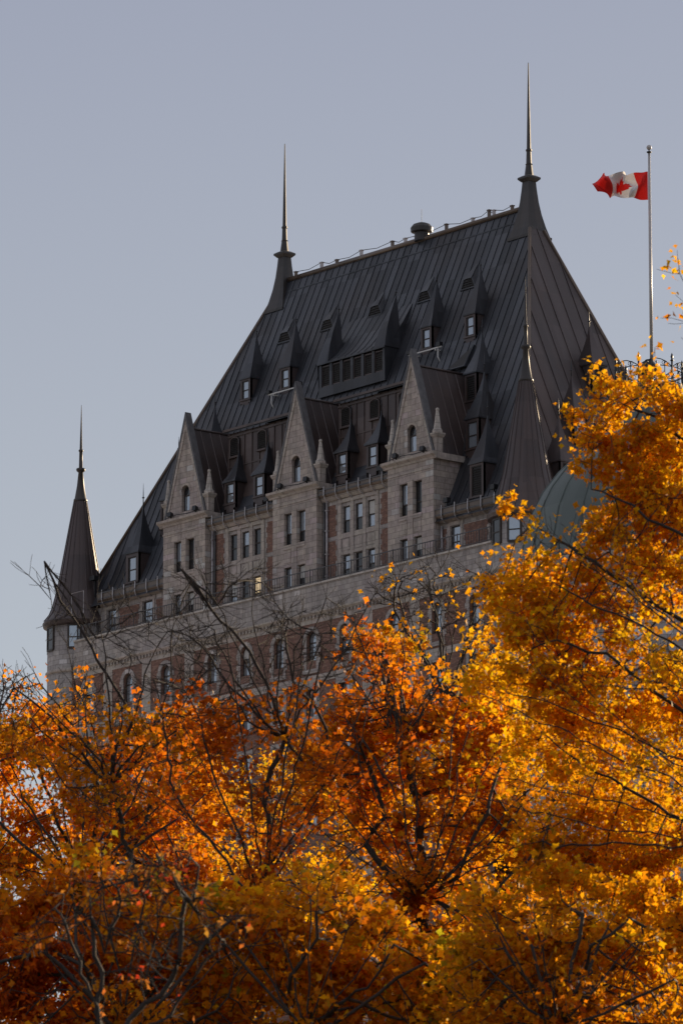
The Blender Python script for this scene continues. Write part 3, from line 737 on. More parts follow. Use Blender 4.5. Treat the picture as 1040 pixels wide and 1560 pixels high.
# big finials with flared base
for fx in (-37.3,-10.85):
    f=MB(); R=[]
    for z,hx in ((100.6,1.08),(100.78,1.08),(100.8,1.0),(101.5,.80),(102.4,.60),(103.3,.46),(104.2,.37),(104.75,.33)):
        R.append([(fx-hx,10-hx,z),(fx+hx,10-hx,z),(fx+hx,10+hx,z),(fx-hx,10+hx,z)])
    f.loft(R)
    for z0,z1,a,b in ((104.75,104.93,.38,.55),(104.93,105.06,.56,.56),(105.06,105.2,.56,.33)):
        f.loft([square_ring(fx,a,10-a,10+a,z0),square_ring(fx,b,10-b,10+b,z1)])
    f.lathe(fx,10,[(.32,105.2),(.22,105.95),(.26,106.0),(.2,106.05),(.17,106.9),(.22,106.95),(.22,107.05),(.15,107.1),(.03,113.2),(.0,113.25)],8,0,False)
    f.build('finial',SPIRE,tower)
# corner turrets
def turret(cx,cy,name='corner_turret'):
    b=MB(); n=36; r=2.25
    b.lathe(cx,cy,[(.3,64.0),(1.0,65.6),(1.9,68.0),(r,69.6),(r,78.2)],n,0,True)
    o=b.build('corner_turret',STONE_B,tower)
    d=MB(); d.lathe(cx,cy,[(r+.02,74.55),(r+.12,74.6),(r+.12,74.75),(r+.02,74.85)],n,0,True); d.build('string_course',STONE_T,o)
    c=MB(); prof=[(2.3,77.95),(2.55,78.05),(2.62,78.3),(2.5,78.5),(2.15,78.95),(1.93,79.5),(1.75,80.2),(1.52,81.2),(.46,87.25)]
    c.lathe(cx,cy,prof,n,0,False)
    for j in range(18):
        a=2*math.pi*j/18
        c.tube([(cx+(rr+.02)*math.cos(a),cy+(rr+.02)*math.sin(a),z) for rr,z in prof[3:]],.03,4)
    c.build('turret_roof',SPIRE if False else COPPER_B,o)
    f=MB(); f.lathe(cx,cy,[(.50,87.25),(.50,87.4),(.42,87.5),(.27,88.4),(.17,89.4),(.3,89.5),(.34,89.6),(.3,89.7),(.14,89.75),(.12,90.9),(.17,90.95),(.17,91.05),(.1,91.1),(.015,94.35)],12,0,True); f.build('finial',SPIRE,o)
    for ang in ((-155,-100,-45,10) if cx<-20 else (-150,-100,-62,-20)):
        a=math.radians(ang); wx,wy=cx+(r-.0)*math.cos(a),cy+(r-.0)*math.sin(a); w=MB()
        ux,uy=-math.sin(a),math.cos(a); nx,ny=math.cos(a),math.sin(a)
        def Q(u,v,dd): return (wx+ux*u+nx*dd,wy+uy*u+ny*dd,v)
        hw,z0,z1=.38,76.35,77.85
        w.face([Q(-hw,z0,.02),Q(hw,z0,.02),Q(hw,z1,.02),Q(-hw,z1,.02)],1 if ang>-90 else 2)  # left-facing panes get the dark copy in place of sky glare
        for ua,ub,va,vb in ((-hw-.12,-hw,z0-.1,z1+.1),(hw,hw+.12,z0-.1,z1+.1),(-hw,hw,z0-.14,z0),(-hw,hw,z1,z1+.12),(-hw,hw,z0+.65,z0+.72)):
            w.loft([[Q(ua,va,-.15),Q(ub,va,-.15),Q(ub,vb,-.15),Q(ua,vb,-.15)],[Q(ua,va,.07),Q(ub,va,.07),Q(ub,vb,.07),Q(ua,vb,.07)]],0)
        w.build('window',[FRAME,GLASS,GLASS_D],o)
    return o
turret(-48.0,0); turret(0.0,0); turret(-48.0,16.4); turret(0,16.4)
# white guard rail at the foot of the left cone, floodlight beside it
g=MB(); g.tube([(-46.0,-2.2,78.5),(-46.0,-2.2,80.0),(-44.6,-2.2,80.0),(-44.6,-2.2,78.3)],.03,4); g.build('guard_rail',HOOK,tower)
g=MB(); g.box(-46.0,-45.9,-.2,-.1,80,81.2); g.box(-46.25,-45.7,-.45,-.05,81.2,81.5); g.build('floodlight',IRON,tower)
for x,z in ((-26.2,83.5),(-25.7,83.6),(-14.2,83.6),(-13.8,83.5),(-7.4,80.3),(-2.7,80.4)):
    g=MB(); g.box(x-.06,x+.06,-.5,-.4,z-.15,z+.1); g.box(x-.2,x+.2,-.62,-.3,z+.1,z+.42); g.build('floodlight',IRON,tower)

# ---------------------------------------------------------------- round tower with green dome
DX,DY=23.71,-11.04
dome=empty('round_tower',(DX,DY,TB)); tag(dome,'round tower with green copper dome and black iron cresting, half hidden by yellow leaves','building')
b=MB(); b.lathe(DX,DY,[(7.6,TB),(7.6,68.4)],48,0,True); b.build('wall',STONE_B,dome)
b=MB(); b.lathe(DX,DY,[(7.6,68.2),(8.1,68.5),(8.5,68.9),(8.5,69.2),(7.6,69.3)],48,0,True); b.build('cornice',STONE_T,dome)
prof=[(8.45,69.2),(8.1,69.6),(7.85,70.5),(7.35,72.6),(6.6,74.1),(5.6,75.4),(4.55,76.4),(3.6,77.2),(2.9,77.9),(2.35,78.7),(2.1,79.6),(2.05,80.3),(2.25,80.5),(2.25,80.75),(1.9,80.85)]
b=MB(); b.lathe(DX,DY,prof,48,0,True)
for j in range(24):
    a=2*math.pi*j/24; b.tube([(DX+(r+.02)*math.cos(a),DY+(r+.02)*math.sin(a),z) for r,z in prof[1:11]],.045,4)
b.build('dome_roof',GREEN,dome)
for dz in (0,.5):     # two dark lightning cables over the copper
    a=math.radians(205+dz*5); b=MB(); b.tube([(DX+(r+.08)*math.cos(a),DY+(r+.08)*math.sin(a),z) for r,z in prof[1:11]],.05,5); b.build('cable',IRON,dome)
b=MB(); rr=2.05; zb=80.8
for z,t in ((zb+.1,.03),(zb+1.0,.03)):
    b.tube([(DX+rr*math.cos(2*math.pi*j/32),DY+rr*math.sin(2*math.pi*j/32),z) for j in range(33)],t,5)
for j in range(24):
    a=2*math.pi*j/24; x,y=DX+rr*math.cos(a),DY+rr*math.sin(a)
    if j%4==0:
        b.tube([(x,y,zb),(x,y,zb+1.75)],.06,6); b.lathe(x,y,[(.02,zb+1.3),(.13,zb+1.38),(.03,zb+1.46),(.09,zb+1.6),(.01,zb+1.85)],8)
    else: b.tube([(x,y,zb),(x,y,zb+1.15)],.025,5); b.lathe(x,y,[(.01,zb+1.12),(.06,zb+1.18),(.01,zb+1.3)],6)
for j in range(6):      # swagged arches between posts
    a0=2*math.pi*j/6
    b.tube([(DX+rr*math.cos(a0+t*math.pi/3),DY+rr*math.sin(a0+t*math.pi/3),zb+1.0+.42*math.sin(math.pi*t)) for t in [k/8 for k in range(9)]],.03,5)
    for t0 in (.25,.75):
        a=a0+t0*math.pi/3; b.tube([(DX+rr*math.cos(a+.09*math.cos(q)),DY+rr*math.sin(a+.09*math.cos(q)),zb+1.18+.12*math.sin(q)) for q in [k*math.pi/5 for k in range(11)]],.02,4)
b.build('iron_cresting',IRON,dome)
b=MB(); b.lathe(DX,DY,[(.5,80.7),(.5,81.0),(.25,81.2),(.3,81.5),(.62,81.7),(.66,82.05),(.4,82.35),(.2,82.6)],12,0,True); b.build('pole_base',IRON,dome)

for k in range(12):
    a=2*math.pi*k/12+.2; ca,sa=math.cos(a),math.sin(a)
    for z0 in (62.5,57.5,52.5):
        w=MB(); Q=lambda u,v,dd:(DX+7.6*ca-sa*u+ca*dd,DY+7.6*sa+ca*u+sa*dd,v)
        w.face([Q(-.55,z0,.03),Q(.55,z0,.03),Q(.55,z0+2.2,.03),Q(-.55,z0+2.2,.03)],1)
        for ua,ub,va,vb in ((-.8,-.55,z0-.1,z0+2.3),(.55,.8,z0-.1,z0+2.3),(-.9,.9,z0-.3,z0-.1),(-.8,.8,z0+2.3,z0+2.6),(-.55,.55,z0+1.05,z0+1.12)):
            w.loft([[Q(ua,va,-.2),Q(ub,va,-.2),Q(ub,vb,-.2),Q(ua,vb,-.2)],[Q(ua,va,.1),Q(ub,va,.1),Q(ub,vb,.1),Q(ua,vb,.1)]],0)
        w.build('window',[STONE_T,GLASS],dome)
# flagpole and flag
fp=empty('flagpole',(DX,DY,82.6)); FLX,FLY=DX+RGT.x*.17,DY+RGT.y*.17; tag(fp,'tall pale metal flagpole rising from the green domed tower','flagpole')
b=MB(); b.lathe(FLX,FLY,[(.105,82.5),(.10,88),(.075,95.55)],12,0,True); b.build('pole',POLE,fp)
b=MB(); b.lathe(FLX,FLY,[(.03,95.55),(.15,95.58),(.15,95.65),(.04,95.67),(.04,95.77)],12,0,True); b.build('truck',IRON,fp)
b=MB(); b.lathe(FLX,FLY,[(.16*math.sin(math.pi*k/10)+.001,95.91-.16*math.cos(math.pi*k/10)) for k in range(11)],14,0,True); b.build('ball',POLE,fp)
b=MB(); b.tube([(FLX-.13,FLY+.03,82.9),(FLX-.14,FLY+.03,90),(FLX-.12,FLY+.02,95.2)],.012,4); b.build('halyard',WHITE,fp)

def cloth(name,col):
    m,t,b=mat(name); b.inputs['Roughness'].default_value=.7
    nz=noise(t,30,None,2); c=mixc(t,1.0,col,ramp(t,nz,[(.3,(.9,.9,.9)),(.7,(1.05,1.05,1.05))]),'MULTIPLY')
    t.links.new(c,b.inputs['Base Color']); b.inputs['Specular IOR Level'].default_value=.25
    tr=N(t,'ShaderNodeBsdfTranslucent'); t.links.new(c,tr.inputs[0]); mx=N(t,'ShaderNodeMixShader'); mx.inputs[0].default_value=.14
    out=t.nodes['Material Output']; t.links.new(b.outputs[0],mx.inputs[1]); t.links.new(tr.outputs[0],mx.inputs[2]); t.links.new(mx.outputs[0],out.inputs[0]); return m
RED=cloth('red_cloth',(.58,.02,.018)); WCL=cloth('white_cloth',(.66,.65,.66))
half=[(0,1.0),(.11,.79),(.15,.77),(.28,.84),(.22,.53),(.245,.50),(.41,.64),(.44,.58),(.60,.60),(.55,.43),(.58,.37),(.66,.33),(.40,.12),(.42,.03),(.05,.06),(.04,-.22),(0,-.22)]
leaf=half+[(-x,y) for x,y in half[::-1]]
def inleaf(x,y):
    c=False; n=len(leaf); j=n-1
    for i in range(n):
        xi,yi=leaf[i]; xj,yj=leaf[j]
        if (yi>y)!=(yj>y) and x<(xj-xi)*(y-yi)/(yj-yi+1e-12)+xi: c=not c
        j=i
    return c
fl=MB(); FW,FH=3.5,1.78; nu,nv=132,66
wind=Vector((-RGT.x,-RGT.y,0)).normalized(); perp=Vector((FWD.x,FWD.y,0))
for j in range(nv+1):
    for i in range(nu+1):
        u,v=i/nu,j/nv
        amp=.52*min(1,u*2.4+.04)
        ph=u*10.5+v*3.4+.5
        off=1.0*amp*math.sin(ph)+.30*min(1,u*2.5)*math.sin(u*18-v*5.5)+.20*math.sin(v*6.5+u*9)*min(1,u*4)+.09*math.sin(u*27+v*11)*min(1,u*4)
        along=u*FW*.90+.15*math.sin(v*5+u*6)*u-.16*u*v+.17*math.sin(u*12.5+v*4.2)*min(1,u*3)
        droop=.10*u*u+.10*math.sin(u*7.4+.6)*u
        hgt=(v-.5)*FH*(1-.30*u)+.10*math.sin(u*11+v*3)*min(1,u*3)
        p=Vector((FLX,FLY,93.45))+wind*(.10+along)+perp*off+Vector((0,0,hgt+droop+.05))
        fl.v.append(tuple(p))
for j in range(nv):
    for i in range(nu):
        a=j*(nu+1)+i; u,v=(i+.5)/nu,(j+.5)/nv
        red = u<.25 or u>.75 or inleaf((u-.5)*4/1.0*.95,((v-.5)*2/1.0)*.95+.36)
        fl.f.append((a,a+1,a+nu+2,a+nu+1)); fl.m.append(0 if red else 1); fl.sm.append(True)
flag=fl.build('flag',[RED,WCL],None,(FLX,FLY,93.45)); tag(flag,'red and white flag with a red maple leaf, waving from the flagpole','flag')

# ---------------------------------------------------------------- trees
def spot(px,py,d):
    """world point seen at photograph pixel (px,py) at horizontal distance d from the camera"""
    F=8667.; cp,sp=math.cos(PITCH),math.sin(PITCH)
    a=(px-520)/F; b=-(py-780)/F
    hx=cp-sp*b; hz=sp+cp*b; L=math.hypot(hx,a); k=d/L
    q=CAM+FWD*(hx*k)+RGT*(a*k); return np.array((q.x,q.y,CAM.z+hz*k))
def leaf_mat(name):
    m,t,b=mat(name); at=N(t,'ShaderNodeAttribute'); at.attribute_name='leaf_colour'
    b.inputs['Roughness'].default_value=.55; b.inputs['Specular IOR Level'].default_value=.25
    t.links.new(at.outputs[0],b.inputs['Base Color'])
    tr=N(t,'ShaderNodeBsdfTranslucent'); g=N(t,'ShaderNodeGamma'); g.inputs[1].default_value=1.05
    t.links.new(at.outputs[0],g.inputs[0]); t.links.new(g.outputs[0],tr.inputs[0])
    mx=N(t,'ShaderNodeMixShader'); mx.inputs[0].default_value=.72
    out=t.nodes['Material Output']; t.links.new(b.outputs[0],mx.inputs[1]); t.links.new(tr.outputs[0],mx.inputs[2]); t.links.new(mx.outputs[0],out.inputs[0]); return m
LEAF=leaf_mat('autumn_leaf')
BARK=plain('dark_bark',(.035,.027,.023),.9,0,.4,8); BARK_P=plain('greyish_bark',(.085,.068,.066),.9,0,.35,8)

def vnoise(P, seed, scale):
    r=np.random.default_rng(seed); out=np.zeros(len(P))
    for k in range(7):
        d=r.normal(size=3); d/=np.linalg.norm(d); out+=np.sin(P@d*scale*r.uniform(.6,1.7)+r.uniform(0,6.28))
    return out/7**.5
def grow(rng, start, trunk_pts, blobs, natt, seg=.32, infl=2.2, kill=.5, wob=.25, maxit=90):
    A=[]
    wts=np.array([b[1][0]*b[1][1]*b[1][2] for b in blobs]); wts=wts/wts.sum()
    for (c,r),wt in zip(blobs,wts):
        n=max(6,int(natt*wt)); q=rng.normal(size=(n,3)); q/=np.linalg.norm(q,axis=1)[:,None]; q*=rng.uniform(0,1,(n,1))**(1/2.6)
        A.append(np.array(c)+q*np.array(r))
    A=np.concatenate(A)
    A=A[vnoise(A,int(rng.integers(1e6)),2.6)>-.35]
    nodes=[]; par=[]
    def chain(p,q,parent):
        n=max(1,int(np.linalg.norm(q-p)/seg))
        side=rng.normal(size=3)*.03*np.linalg.norm(q-p)
        for k in range(1,n+1):
            t=k/n; nodes.append(p+(q-p)*t+side*math.sin(math.pi*t)+rng.normal(size=3)*.02); par.append(parent); parent=len(nodes)-1
        return parent
    nodes.append(np.array(start)); par.append(-1); heads={}
    for a,pts in trunk_pts:      # list of (index name of start, list of points)
        pa=0 if a is None else heads[a]
        for q in pts: pa=chain(nodes[pa],np.array(q),pa)
        heads[len(heads)]=pa
    Nn=np.array(nodes)
    D=np.linalg.norm(A[:,None]-Nn[None],axis=2); near=D.argmin(1); nd=D.min(1); alive=nd>kill
    for it in range(maxit):
        sel=alive&(nd<infl)
        if not sel.any():
            if alive.any() and it<maxit-20: sel=alive&(nd<nd[alive].min()+.6)
            else: break
        acc={}
        dirs=A[sel]-np.array(nodes)[near[sel]]; dirs/=np.linalg.norm(dirs,axis=1)[:,None]
        idx=near[sel]; u,inv=np.unique(idx,return_inverse=True); S=np.zeros((len(u),3)); np.add.at(S,inv,dirs)
        S+=rng.normal(size=S.shape)*wob; S/=np.linalg.norm(S,axis=1)[:,None]+1e-9
        new=np.array(nodes)[u]+S*seg*rng.uniform(.8,1.15,(len(u),1)); n0=len(nodes)
        nodes.extend(list(new)); par.extend(list(u))
        d=np.linalg.norm(A[:,None]-new[None],axis=2); k=d.argmin(1); dm=d.min(1); b=dm<nd; nd[b]=dm[b]; near[b]=k[b]+n0
        alive&=nd>kill
        if len(nodes)>6000: break
    return np.array(nodes),np.array(par)

def tree(name,label,cat,seed,base,trunk,blobs,natt,leaves,palette,lsize=.10,tips=.011,pw=2.35,twigs=3,twl=.55,bark=None,group=None,seg=.32,kill=.5,leafmask=None,wob=.25,spread=.28,rmax=.4,gap=.62,tw=.5,front=None):
    rng=np.random.default_rng(seed)
    base=np.array(base,float)
    nodes,par=grow(rng,base,trunk,blobs,natt,seg=seg,kill=kill,wob=wob)
    n=len(nodes)
    # twigs on thin ends
    child=np.zeros(n,int); np.add.at(child,par[1:],1)
    tips_i=np.where(child==0)[0]; ex=[];ep=[]; tipset=[]
    side=np.where(child==1)[0]; side=rng.choice(side,size=min(len(side),int(len(tips_i)*.9)),replace=False)
    for i in list(tips_i)+list(side):
        d=nodes[i]-nodes[par[i]]; d/=np.linalg.norm(d)+1e-9
        for _ in range(twigs if child[i]==0 else max(1,twigs-1)):
            v=d*1.0+rng.normal(size=3)*tw; v/=np.linalg.norm(v); p=nodes[i]; pa=i; L=twl*rng.uniform(.5,1.25)
            for k in range(3):
                v=v+rng.normal(size=3)*.13+np.array((0,0,.07)); v/=np.linalg.norm(v); p=p+v*L/3
                ex.append(p); ep.append(pa); pa=n+len(ex)-1
            tipset.append(pa)
    nodes=np.concatenate([nodes,np.array(ex)]); par=np.concatenate([par,np.array(ep,dtype=int)]); N_=len(nodes)
    # pipe-model radii
    acc=np.zeros(N_); order=range(N_-1,0,-1); rad=np.zeros(N_); cnt=np.zeros(N_,int); np.add.at(cnt,par[1:],1)
    main=-np.ones(N_,int); best=np.zeros(N_)
    for i in order:
        a=acc[i] if acc[i]>0 else (tips*.55)**pw
        if acc[i]>0 and i<n: a=max(a,(tips)**pw)
        rad[i]=a**(1/pw); acc[par[i]]+=a
        if a>best[par[i]]: best[par[i]]=a; main[par[i]]=i
    rad[0]=max(acc[0],1e-9)**(1/pw); rad=np.minimum(rad,rmax)
    far=np.zeros(N_)
    for i in order: far[par[i]]=max(far[par[i]],far[i]+np.linalg.norm(nodes[i]-nodes[par[i]]))
    rad=np.minimum(rad,tips*.5+.0125*far+.0022*far**2)      # limbs taper steadily to their tips
    I=np.arange(1,N_); Pn=par[I]; e=nodes[I]-nodes[Pn]; el=np.linalg.norm(e,axis=1)[:,None]+1e-9; e/=el
    nd=np.zeros((N_,3)); nd[I]=e; mm=main>=0; nd[mm]+=nd[main[mm]]*1.0; nd[0]=(0,0,1); nd/=np.linalg.norm(nd,axis=1)[:,None]+1e-9
    K=5
    def frame(d):
        a=np.cross(d,np.array((.31,.2,.93))); ln=np.linalg.norm(a,axis=1)[:,None]; a/=ln+1e-9; return a,np.cross(d,a)
    ismain=(main[Pn]==I)
    sd_=np.where(ismain[:,None],nd[Pn],e); sr_=np.where(ismain,rad[Pn],rad[I]*1.05); ed=nd[I]; er=rad[I]
    V=[]
    th=np.arange(K)*2*math.pi/K
    for c,dv,r in ((nodes[Pn],sd_,sr_),(nodes[I],ed,er)):
        a,b=frame(dv); V.append(c[:,None]+r[:,None,None]*(a[:,None]*np.cos(th)[None,:,None]+b[:,None]*np.sin(th)[None,:,None]))
    V=np.stack(V,1).reshape(-1,3)      # edges x 2 x K
    E=len(I); bi=(np.arange(E)*2*K)[:,None]; j=np.arange(K)[None]; jn=(j+1)%K
    Q=np.stack([bi+j,bi+jn,bi+K+jn,bi+K+j],-1).reshape(-1,4)
    group=group or {'maple_tree':'autumn maples','bare_topped_tree':'bare topped trees','bare_tree':'leafless trees'}.get(name)
    t=empty(name,tuple(base)); tag(t,label,cat,group)
    np_mesh('trunk',V-base,Q,bark or BARK,t)
    # leaves
    if leaves>0:
        leafnodes=np.array([i for i in range(n,N_)]); pick=rng.choice(leafnodes,size=leaves); C=nodes[pick]+rng.normal(size=(leaves,3))*np.array((spread,spread,spread*.8))*.6
        clump=vnoise(C,seed+5,1.6); dens=.3*vnoise(C,seed+9,1.3)+.5*vnoise(C,seed+12,4.5)+.6*vnoise(C,seed+15,11)
        keep=rng.uniform(size=leaves)<np.clip(gap-.16+1.0*dens,.0,1)
        if leafmask is not None: keep&=rng.uniform(size=leaves)<leafmask(C)
        if front is not None:      # the limbs on the near side carry few leaves
            dist=(C[:,:2]-np.array((CAM.x,CAM.y)))@np.array((FWD.x,FWD.y)); keep&=(dist>front)|(rng.uniform(size=leaves)<.12)
        C=C[keep]; clump=clump[keep]; m=len(C)
        L=lsize*rng.uniform(.65,1.25,m); W=L*rng.uniform(.38,.52,m)
        nn=rng.normal(size=(m,3)); nn[:,2]+=.55; nn/=np.linalg.norm(nn,axis=1)[:,None]
        dn=rng.normal(size=(m,3)); dn[:,2]-=.7; dn-=nn*(dn*nn).sum(1)[:,None]; dn/=np.linalg.norm(dn,axis=1)[:,None]+1e-9
        sdv=np.cross(nn,dn); fold=nn*(W*.28)[:,None]; curl=nn*(L*rng.uniform(-.25,.25,m))[:,None]
        l=L[:,None]; w_=W[:,None]
        pts=np.stack([C-dn*l*.5, C-dn*l*.02+sdv*w_*1.2+fold, C+dn*l*.14+sdv*w_*.5+fold*.4, C+dn*l*.62+curl, C+dn*l*.14-sdv*w_*.5+fold*.4, C-dn*l*.02-sdv*w_*1.2+fold],1).reshape(-1,3)
        b6=(np.arange(m)*6)[:,None]; QL=np.concatenate([b6+np.array([[0,1,2,3]]),b6+np.array([[0,3,4,5]])],1).reshape(-1,4)
        pal=np.array([p[1:] for p in palette]); pw_=np.array([p[0] for p in palette]); edges=np.cumsum(pw_)/pw_.sum()
        s=np.clip(.5+.28*clump+rng.normal(size=m)*.13,0,.999); ci=np.searchsorted(edges,s); colr=pal[np.minimum(ci,len(pal)-1)]*rng.uniform(.72,1.25,(m,1))
        colr=np.clip(colr*(1+rng.normal(size=(m,3))*.06),.004,.9)
        o=np_mesh('crown',pts-base,QL,LEAF,t)
        at=o.data.color_attributes.new('leaf_colour','FLOAT_COLOR','POINT'); cc=np.ones((m*6,4),dtype=np.float32); cc[:,:3]=np.repeat(colr,6,axis=0); at.data.foreach_set('color',cc.ravel())
    return t
def np_mesh(name,V,Q,mt,parent):
    me=bpy.data.meshes.new(name); me.vertices.add(len(V)); me.vertices.foreach_set('co',V.astype(np.float32).ravel())
    me.loops.add(Q.size); me.loops.foreach_set('vertex_index',Q.astype(np.int32).ravel())
    me.polygons.add(len(Q)); me.polygons.foreach_set('loop_start',np.arange(len(Q),dtype=np.int32)*4)
    me.update(calc_edges=True); me.materials.append(mt)
    o=bpy.data.objects.new(name,me); COL.objects.link(o); o.parent=parent; return o

YEL=[(1,.79,.47,.010),(3,.79,.42,.008),(3,.76,.36,.007),(1.6,.70,.28,.007),(.4,.44,.28,.012)]
ORA=[(.7,.40,.27,.014),(2.0,.72,.31,.008),(3,.70,.25,.007),(2.0,.64,.18,.006),(.7,.52,.11,.006)]
AMB=[(.7,.42,.30,.014),(2.2,.75,.38,.008),(3,.73,.31,.007),(1.6,.66,.22,.006),(.4,.54,.13,.006)]
RUS=[(.8,.68,.25,.008),(2,.62,.17,.007),(2.5,.54,.12,.007),(1.0,.42,.08,.007)]
BRO=[(.9,.42,.30,.018),(1.8,.76,.32,.008),(2.5,.72,.25,.008),(1.6,.64,.17,.007),(.5,.52,.10,.007)]
PUR=[(1,.46,.13,.03),(1.2,.42,.15,.03),(.4,.5,.06,.02),(1,.44,.18,.03)]
def region(poly,n,d,rpx,dj=1.2,seed=1,dd=0.0,flat=.72):
    """many small lobes scattered through an outline, so the crown has a ragged edge and gaps"""
    r=random.Random(seed); out=[]; xs=[p[0] for p in poly]; ysx=[p[1] for p in poly]; k=d/8667
    while len(out)<n:
        x=r.uniform(min(xs),max(xs)); y=r.uniform(min(ysx),max(ysx)); c=False; j=len(poly)-1
        for i in range(len(poly)):
            xi,yi=poly[i]; xj,yj=poly[j]
            if (yi>y)!=(yj>y) and x<(xj-xi)*(y-yi)/(yj-yi)+xi: c=not c
            j=i
        if not c: continue
        q=r.uniform(*rpx)*k; out.append((spot(x,y,d+dd+r.uniform(-dj,dj)),(q,q,q*flat*r.uniform(.7,1.2))))
    return out
def fan(head,n,x0,y0,a0,a1,lmin,lmax,d,seed,bend=.12):
    """long slender limbs fanning out of one point of the trunk; angles in degrees from straight up, right positive"""
    r=random.Random(seed); out=[]
    for k in range(n):
        a=math.radians(a0+(a1-a0)*(k+r.uniform(.15,.85))/n); L=r.uniform(lmin,lmax); c=r.uniform(-bend,bend); pts=[]; x,y=x0,y0; dd=r.uniform(-.5,.5); m=5
        for q in range(m):
            aa=a+c*q/m+r.uniform(-.1,.1); x+=math.sin(aa)*L/m; y-=math.cos(aa)*L/m; pts.append(spot(x,y,d+dd*(q+1)/m))
        out.append((head,pts))
    return out
def gz(p): return ground_z(p[0],p[1])
def B(px,py,d,rx,ry,dep=None,dd=0):
    """crown lobe: centre at a pixel and distance, radii in pixels there, depth in metres"""
    k=d/8667; return (spot(px,py,d+dd), _r(rx*k,dep or 2.2,ry*k))
def _r(a,b,c):
    # lobe axes: a across the view, b along it; the world axes are rotated, so use the mean for x,y
    m=(a+b)/2 if b>a else math.sqrt(a*b); return (max(a,.2)*.5+m*.5,max(a,.2)*.5+m*.5,c)
def rooted(px,py,d):
    p=spot(px,py,d); return (p[0],p[1],ground_z(p[0],p[1])-.2)
S=spot
d=78
tree('yellow_tree','yellow leaved maple reaching in from the right edge in front of the green dome','tree',11,rooted(1260,1560,d),
 [(None,[S(1250,1700,d),S(1240,1300,d)]),(0,[S(1140,1150,d),S(1040,1088,d-.3),S(963,1027,d-.5),S(925,996,d-.6),S(848,977,d-.7)]),
  (0,[S(1220,1080,d)]),(2,[S(1110,990,d+.3),S(1040,946,d+.2),S(1009,927,d),S(948,888,d-.2),S(901,858,d-.3),S(848,823,d-.3),S(809,800,d-.4)]),
  (2,[S(1190,900,d)]),(4,[S(1100,840,d-.6),S(1040,808,d-.6),S(986,788,d-.5),S(940,761,d-.3),S(900,742,d-.2)]),
  (4,[S(1160,740,d),S(1080,690,d+.3),S(1000,640,d+.3),S(950,615,d+.2)]),(6,[S(1082,560,d+.2),S(1052,480,d+.1),S(1036,415,d)]),
  (0,[S(1120,1290,d-.5),S(1040,1248,d-.5),S(975,1215,d-.5),S(909,1179,d-.5),S(830,1120,d-.6)]),(0,[S(1130,1420,d-.8),S(1040,1379,d-.8),S(970,1360,d-.8),S(900,1320,d-.8)]),
  (0,[S(1130,1560,d-.5),S(1040,1500,d-.5),S(960,1530,d-.5),S(900,1550,d-.5)]),(0,[S(1130,1230,d-1),S(1040,1160,d-1),S(940,1110,d-1),S(860,1080,d-1),S(780,1060,d-1)])]+fan(0,9,1235,1310,-88,-35,380,620,d-1.4,41)+fan(2,6,1215,1090,-85,-45,330,470,d-1.2,42),
 region([(912,632),(955,604),(1000,600),(1070,590),(1070,1560),(900,1560),(840,1350),(790,1200),(735,1080),(745,980),(780,930),(775,855),(815,800),(880,815),(905,750),(895,690),(905,660)],165,d,(26,52),1.3,3,.5)
 +[B(1042,455,d,14,55,.25),B(960,632,d,55,32,1),B(1005,605,d,50,32,1),B(1040,640,d,50,50,1),B(925,690,d,50,35,1),B(950,770,d,70,50,1),B(1005,720,d,60,60,1),B(885,840,d,60,40,1),B(820,795,d,45,24,.7),B(905,650,d,35,22,.7),B(1000,830,d,80,60,1.2),B(900,930,d,80,60,1.2),B(860,1010,d,80,60,1.2),B(785,775,d,22,16,.4),B(845,690,d,16,14,.4)],
 5600,122000,YEL,lsize=.088,twl=.42,twigs=3,seg=.19,kill=.24,spread=.17,tips=.006,pw=2.6,rmax=.075,front=d-.25,gap=.72,leafmask=lambda C:np.where(C[:,2]>S(1025,570,78)[2],.30,1.0))
d=98
tree('maple_tree','dense orange and gold maple in the middle with a rusty red top','tree',22,rooted(650,1560,d),
 [(None,[S(650,1700,d+.1),S(648,1421,d+.1),S(639,1375,d+.1)]),(0,[S(645,1306,d+.1),S(640,1240,d+.1),S(610,1120,d),S(590,1050,d-.6),S(572,985,d-.3)]),(0,[S(590,1330,d-.7),S(558,1287,d-.7),S(585,1245,d-.7),S(570,1180,d-.7),S(545,1120,d-1.6)]),
  (0,[S(700,1330,d-1.5),S(740,1240,d-1.5),S(765,1160,d-1)]),(0,[S(560,1400,d-2),S(500,1360,d-2)]),(0,[S(720,1400,d-2),S(800,1310,d-2),S(840,1230,d-2)]),(2,[S(612,1230,d-2),S(640,1180,d-2)])]+fan(0,12,640,1380,-55,60,260,400,d-2.2,43)+fan(1,7,610,1130,-40,45,90,180,d-1.5,44),
 region([(530,955),(570,950),(600,1010),(650,1055),(740,1090),(790,1160),(820,1300),(810,1440),(560,1450),(480,1350),(470,1240),(495,1140),(545,1060),(525,1000)],95,d,(24,50),1.5,5,.3),
 3000,88000,ORA,lsize=.112,twl=.46,seg=.24,kill=.3,spread=.24,front=d-.7,gap=.62)
d=86
